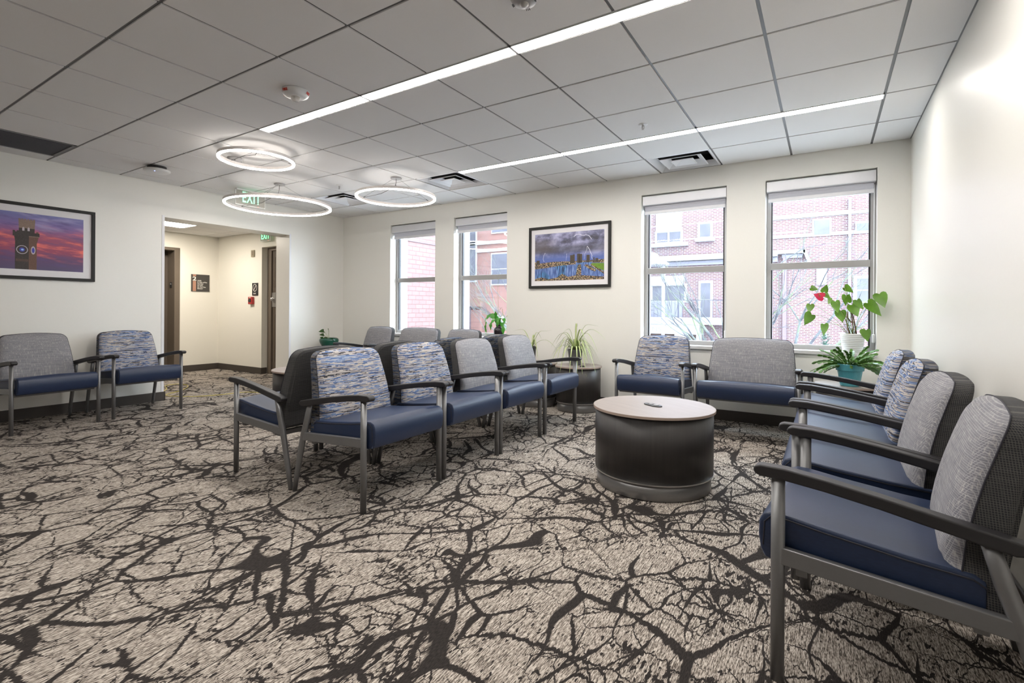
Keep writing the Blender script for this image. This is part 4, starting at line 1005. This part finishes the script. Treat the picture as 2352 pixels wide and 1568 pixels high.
obj('cover', MB().box(0, .09, -.02, -.001, 0, .115), plain('beige_plate', (.33, .28, .20), .5), t, bevel=.003); obj('grille', MB().box(.02, .07, -.022, -.020, .02, .095), plain('beige_grille', (.22, .18, .13), .5), t)
# yellow extension cord across the floor
pts = [(-6.97, 2.86, .008), (-7.45, 3.17, .008), (-7.85, 3.42, .008), (-7.75, 3.50, .008), (-7.2, 3.25, .008), (-6.95, 2.95, .008), (-6.75, 2.98, .008), (-6.50, 3.18, .008), (-6.42, 3.38, .008), (-6.38, 3.60, .008), (-6.14, 3.72, .008), (-5.95, 3.80, .008), (-5.92, 4.02, .008), (-5.88, 4.2, .008), (-5.5, 4.4, .008), (-5.1, 4.45, .008)]
cu = bpy.data.curves.new('extension_cord', 'CURVE'); cu.dimensions = '3D'; cu.bevel_depth = .0036; cu.resolution_u = 8
sp_ = cu.splines.new('BEZIER'); sp_.bezier_points.add(len(pts)-1)
for bp, p in zip(sp_.bezier_points, pts): bp.co = p; bp.handle_left_type = bp.handle_right_type = 'AUTO'
cu.materials.append(M['cord_yellow']); o_ = bpy.data.objects.new('t', cu); COL.objects.link(o_)
me = bpy.data.meshes.new_from_object(o_.evaluated_get(bpy.context.evaluated_depsgraph_get())); bpy.data.objects.remove(o_)
o = bpy.data.objects.new('extension_cord', me); COL.objects.link(o); tag(o, 'thin yellow extension cord snaking from the hall across the carpet', 'cord')

# ------------------------------------------------------------------ outdoors
GZ = -4.2
tag(obj('street', MB().box(-40, 30, 5.8, 60, GZ-.2, GZ), 'asphalt'), 'grey paved street below the windows', 'street', kind='structure')
t = thing('block_wing', 'red block wing close outside the leftmost window', 'building', (-11, 5.8, GZ))
obj('wall', MB().box(-6, 0, 0, 7.6, 0, 13), 'brickA', t)
obj('coping_line', MB().box(0, .03, 0, 7.6, 7.42, 7.47), 'ext_mauve', t)
t = thing('salmon_building', 'salmon building with tall windows seen through the window left of the storm picture', 'building', (0, 16, GZ))
obj('wall', MB().box(-18, -8.2, 0, 6, 0, 13), 'brickB', t)
obj('stone_band', MB().box(-18, -8.2, -.06, 0, 7.86, 7.98).box(-18, -8.2, -.05, 0, 7.56, 7.66), 'ext_white', t)
for x0, x1, z0, z1 in ((-12.43, -11.8, 6.45, 9.4), (-11.0, -10.2, 8.3, 9.4), (-11.0, -10.2, 6.3, 7.45)):
    wnd = obj('window', MB().box(x0-.05, x1+.05, -.04, -.005, z0-.05, z1+.05), 'ext_white', t); obj('window_pane', MB().box(x0, x1, -.06, -.041, z0, (z0+z1)/2-.02).box(x0, x1, -.06, -.041, (z0+z1)/2+.02, z1), 'ext_glass', wnd)
obj('doorway', MB().box(-12.3, -12.0, -.05, -.01, 0, 5.5), 'ext_mauve', t); obj('pilaster', MB().box(-11.95, -11.5, -.12, 0, 0, 5.3).box(-12.5, -11.45, -.2, 0, 5.42, 5.62), 'brickB', t)

t = thing('brick_building', 'red brick building with white stone bands across the street', 'building', (0, 24, GZ))
Z = -GZ
obj('wall', MB().box(-9.5, 9, 0, 8, 0, 16), 'brickC', t)
def xb(name, mat_, boxes, par=t, y0=-.10, y1=-.002):
    m_ = MB()
    for x0, x1, z0, z1 in boxes: m_.box(x0, x1, y0, y1, z0+Z, z1+Z)
    return obj(name, m_, mat_, par)
xb('stone_band', 'ext_white', [(-1.96, 9, 5.00, 5.12), (-1.96, 9, 4.20, 4.34)], y0=-.06)
xb('cornice', 'ext_white', [(-9.5, -1.75, 3.42, 3.66)], y0=-.45); xb('frieze_band', 'ext_grey', [(-9.5, -1.75, 3.20, 3.40)], y0=-.2)
def xwin(x0, x1, z0, z1, split=True, bar=True, frame=.10):
    wn_ = xb('window', 'ext_white', [(x0-frame, x1+frame, z0-frame, z1+frame)], y0=-.05)
    zm = (z0+z1)/2; xm = (x0+x1)/2
    bx = [(x0, x1, z0, z1)]
    if bar: bx = [(a_, b_, z0, zm-.03) for a_, b_ in ([(x0, xm-.03), (xm+.03, x1)] if split else [(x0, x1)])] + [(a_, b_, zm+.03, z1) for a_, b_ in ([(x0, xm-.03), (xm+.03, x1)] if split else [(x0, x1)])]
    m_ = MB()
    for a_, b_, c__, d_ in bx: m_.box(a_, b_, -.07, -.052, c__+Z, d_+Z)
    obj('window_pane', m_, 'ext_glass', wn_)
xb('window_blind_panel', 'ext_white', [(-6.95, -5.75, 4.85, 6.3)], y0=-.09); xwin(-6.89, -5.80, 4.38, 4.82, True, False); xb('window_ledge', 'ext_white', [(-7.15, -5.45, 4.14, 4.30)], y0=-.2)
xb('window_mullion', 'ext_white', [(-6.38, -6.30, 4.36, 4.84)], y0=-.10)
xwin(-4.93, -4.48, 4.50, 5.09, True, False); xb('window_ledge', 'ext_white', [(-5.10, -4.30, 4.28, 4.44)], y0=-.2)
xwin(-4.88, -4.46, .83, 2.38, False, True)
xwin(-7.09, -5.61, 1.60, 2.27, True, False); xb('porch_lintel', 'ext_white', [(-7.3, -5.6, 2.3, 2.75)], y0=-.15)
xwin(1.02, 1.60, 1.50, 2.42, False, True, .12); xwin(-.45, .10, 4.25, 4.85, False, False, .06); xwin(1.0, 1.7, 4.30, 4.60, False, False, .05)
xb('porch_screen', 'ext_grey', [(-7.3, -5.7, .78, 1.56)], y0=-.08); xb('window_panel', 'ext_white', [(-.35, .0, 2.2, 3.0)], y0=-.07)
xb('ledge', 'stone', [(-9.5, -3.2, .50, .80)], y0=-1.0); xb('frieze', 'ext_white', [(-9.5, -4.75, .05, .50)], y0=-.9)
xb('porch_back', 'ext_brown', [(-9.5, -4.85, -1.6, .05)], y0=-.12); xb('column', 'ext_white', [(-5.75, -5.42, -4.2, -.15), (-5.85, -5.32, -.15, .06), (-4.9, -4.72, -4.2, .06)], y0=-.85, y1=-.55)
xb('gable', 'ext_white', [(-1.75, -.75, 3.52, 3.66)], y0=-.3); xb('gable_shadow_board', 'ext_grey', [(-1.6, -.85, 3.34, 3.50)], y0=-.15)
m_ = MB(); m_.prism([(-.85, 3.66+Z), (-.62, 3.02+Z), (-.50, 3.02+Z), (-.74, 3.70+Z)], -.3, -.02, 'y'); obj('gable_rake', m_, 'ext_white', t)
xb('downpipe', 'ext_grey', [(.72, .82, -4.2, 5.6)], y0=-.22); xb('downpipe', 'ext_mauve', [(-1.56, -1.42, -4.2, 3.4)], y0=-.22)
m_ = MB()
for i in range(24): m_.box(-7.4+.16*i, -7.385+.16*i, -.98, -.965, .80+Z, 1.58+Z)
m_.box(-7.5, -3.6, -.985, -.96, 1.56+Z, 1.60+Z); m_.box(-5.68, -5.64, -1.0, -.95, .8+Z, 1.62+Z); m_.box(-7.0, -6.78, -.985, -.96, 1.12+Z, 1.15+Z); m_.box(-7.0, -6.78, -.985, -.96, 1.30+Z, 1.33+Z)
obj('balcony_railing', m_, 'iron', t)
text('lettering', 'PENSA', .3, frame_at((-7.22, -.905, .16+Z), (1, 0, 0), (0, 0, 1)), 'ext_grey', t, fit=(1.05, .19))
t = thing('street_lamp', 'pale shallow street lamp head outside the second window', 'street lamp', (-4.15, 14, GZ))
obj('lamp_post', MB().tube([(.3, 0, 0), (.3, 0, 6.55)], .05, 10), 'ext_grey', t); obj('lamp_head', MB().lathe([(0, 6.95), (.12, 6.9), (.18, 6.8), (.45, 6.62), (.46, 6.58), (0, 6.60)], 24), 'ext_white', t, smooth=True)
t = tag(obj('evergreen_shrub', MB().lathe([(0, 0), (.01, 0)], 6), 'evergreen'), 'pale evergreen bush behind the white anthurium pot, outside', 'bush')
bm = bmesh.new()
for i in range(900):
    a = rnd.uniform(0, 6.283); z = rnd.uniform(0, 1)**.8; rr = (1-z)*.75*rnd.uniform(.5, 1) + .03; p = Vector((rr*math.cos(a), rr*math.sin(a), z*4.6)); d = Vector((math.cos(a), math.sin(a), rnd.uniform(-.3, .8))).normalized()*.22; s_ = Vector((-math.sin(a), math.cos(a), 0))*.025
    vs_ = [bm.verts.new(q_) for q_ in (p-s_, p+d, p+s_)]; bm.faces.new(vs_)
bm.to_mesh(t.data); bm.free(); t.location = (-.02, 19, GZ)

# bare trees
def tree(name, label, loc, trunk, seed, depth=6, spread=.55, r0=.13, boost=1.0):
    rg = random.Random(seed); m_ = MB()
    def grow(p, d, L_, r, dep):
        pts = [p]; rad = [r]; n = 4; q_ = p.copy(); dd = d.copy()
        for k in range(n):
            dd = (dd + Vector((rg.uniform(-.2, .2), rg.uniform(-.2, .2), rg.uniform(-.10, .16)))).normalized(); q_ = q_ + dd*L_/n; pts.append(q_.copy()); rad.append(r*(1-.35*(k+1)/n))
        m_.tube(pts, rad, 7 if dep > 3 else 4, cap=False)
        if dep == 0: return
        for k in range(3 if dep > 1 else 2):
            i = rg.choice((2, 3, 4)) if k else 4
            ang = rg.uniform(.25, spread+.25); ax_ = Vector((rg.uniform(-1, 1), rg.uniform(-1, 1), rg.uniform(-.5, .5))).normalized()
            nd = (Matrix.Rotation(ang if rg.random() > .5 else -ang, 3, ax_) @ dd)
            nd.z = nd.z*.8 + .12; grow(pts[i], nd.normalized(), L_*rg.uniform(.62, .85), rad[i]*.60, dep-1)
    for (p, d, L_, r, dep) in trunk: grow(Vector(p), Vector(d).normalized(), L_, r, dep)
    m_.tube([(0, 0, 0), (0, 0, -GZ*.5), (.03, 0, -GZ-.9)], [r0*1.25, r0*1.1, r0], 10, cap=False)
    o = obj(name, m_, 'bark', smooth=True); o.location = loc; tag(o, label, 'tree'); return o
hb = -GZ-.9
tree('bare_tree', 'bare mossy tree whose branches cross the two right-hand windows', (-1.30, 11, GZ),
     [((.03, 0, hb), (-.55, .05, .9), 1.35, .085, 5), ((.03, 0, hb), (.72, 0, .85), 1.5, .07, 5), ((.03, 0, hb), (-.05, .1, 1), 1.6, .07, 5), ((.03, 0, hb), (.95, -.1, .62), 1.5, .055, 5), ((.03, 0, hb), (-.9, .1, .75), 1.4, .055, 5)], 11)
tree('bare_tree', 'bare tree with fine twigs in front of the salmon building', (-6.45, 11.3, GZ),
     [((.03, 0, hb), (-.8, .0, .75), 1.3, .05, 5), ((.03, 0, hb), (-.45, .1, .95), 1.5, .06, 6), ((.03, 0, hb), (.3, 0, 1), 1.3, .06, 3), ((.03, 0, hb+.6), (-.9, -.1, .6), 1.2, .035, 5)], 5, r0=.09)
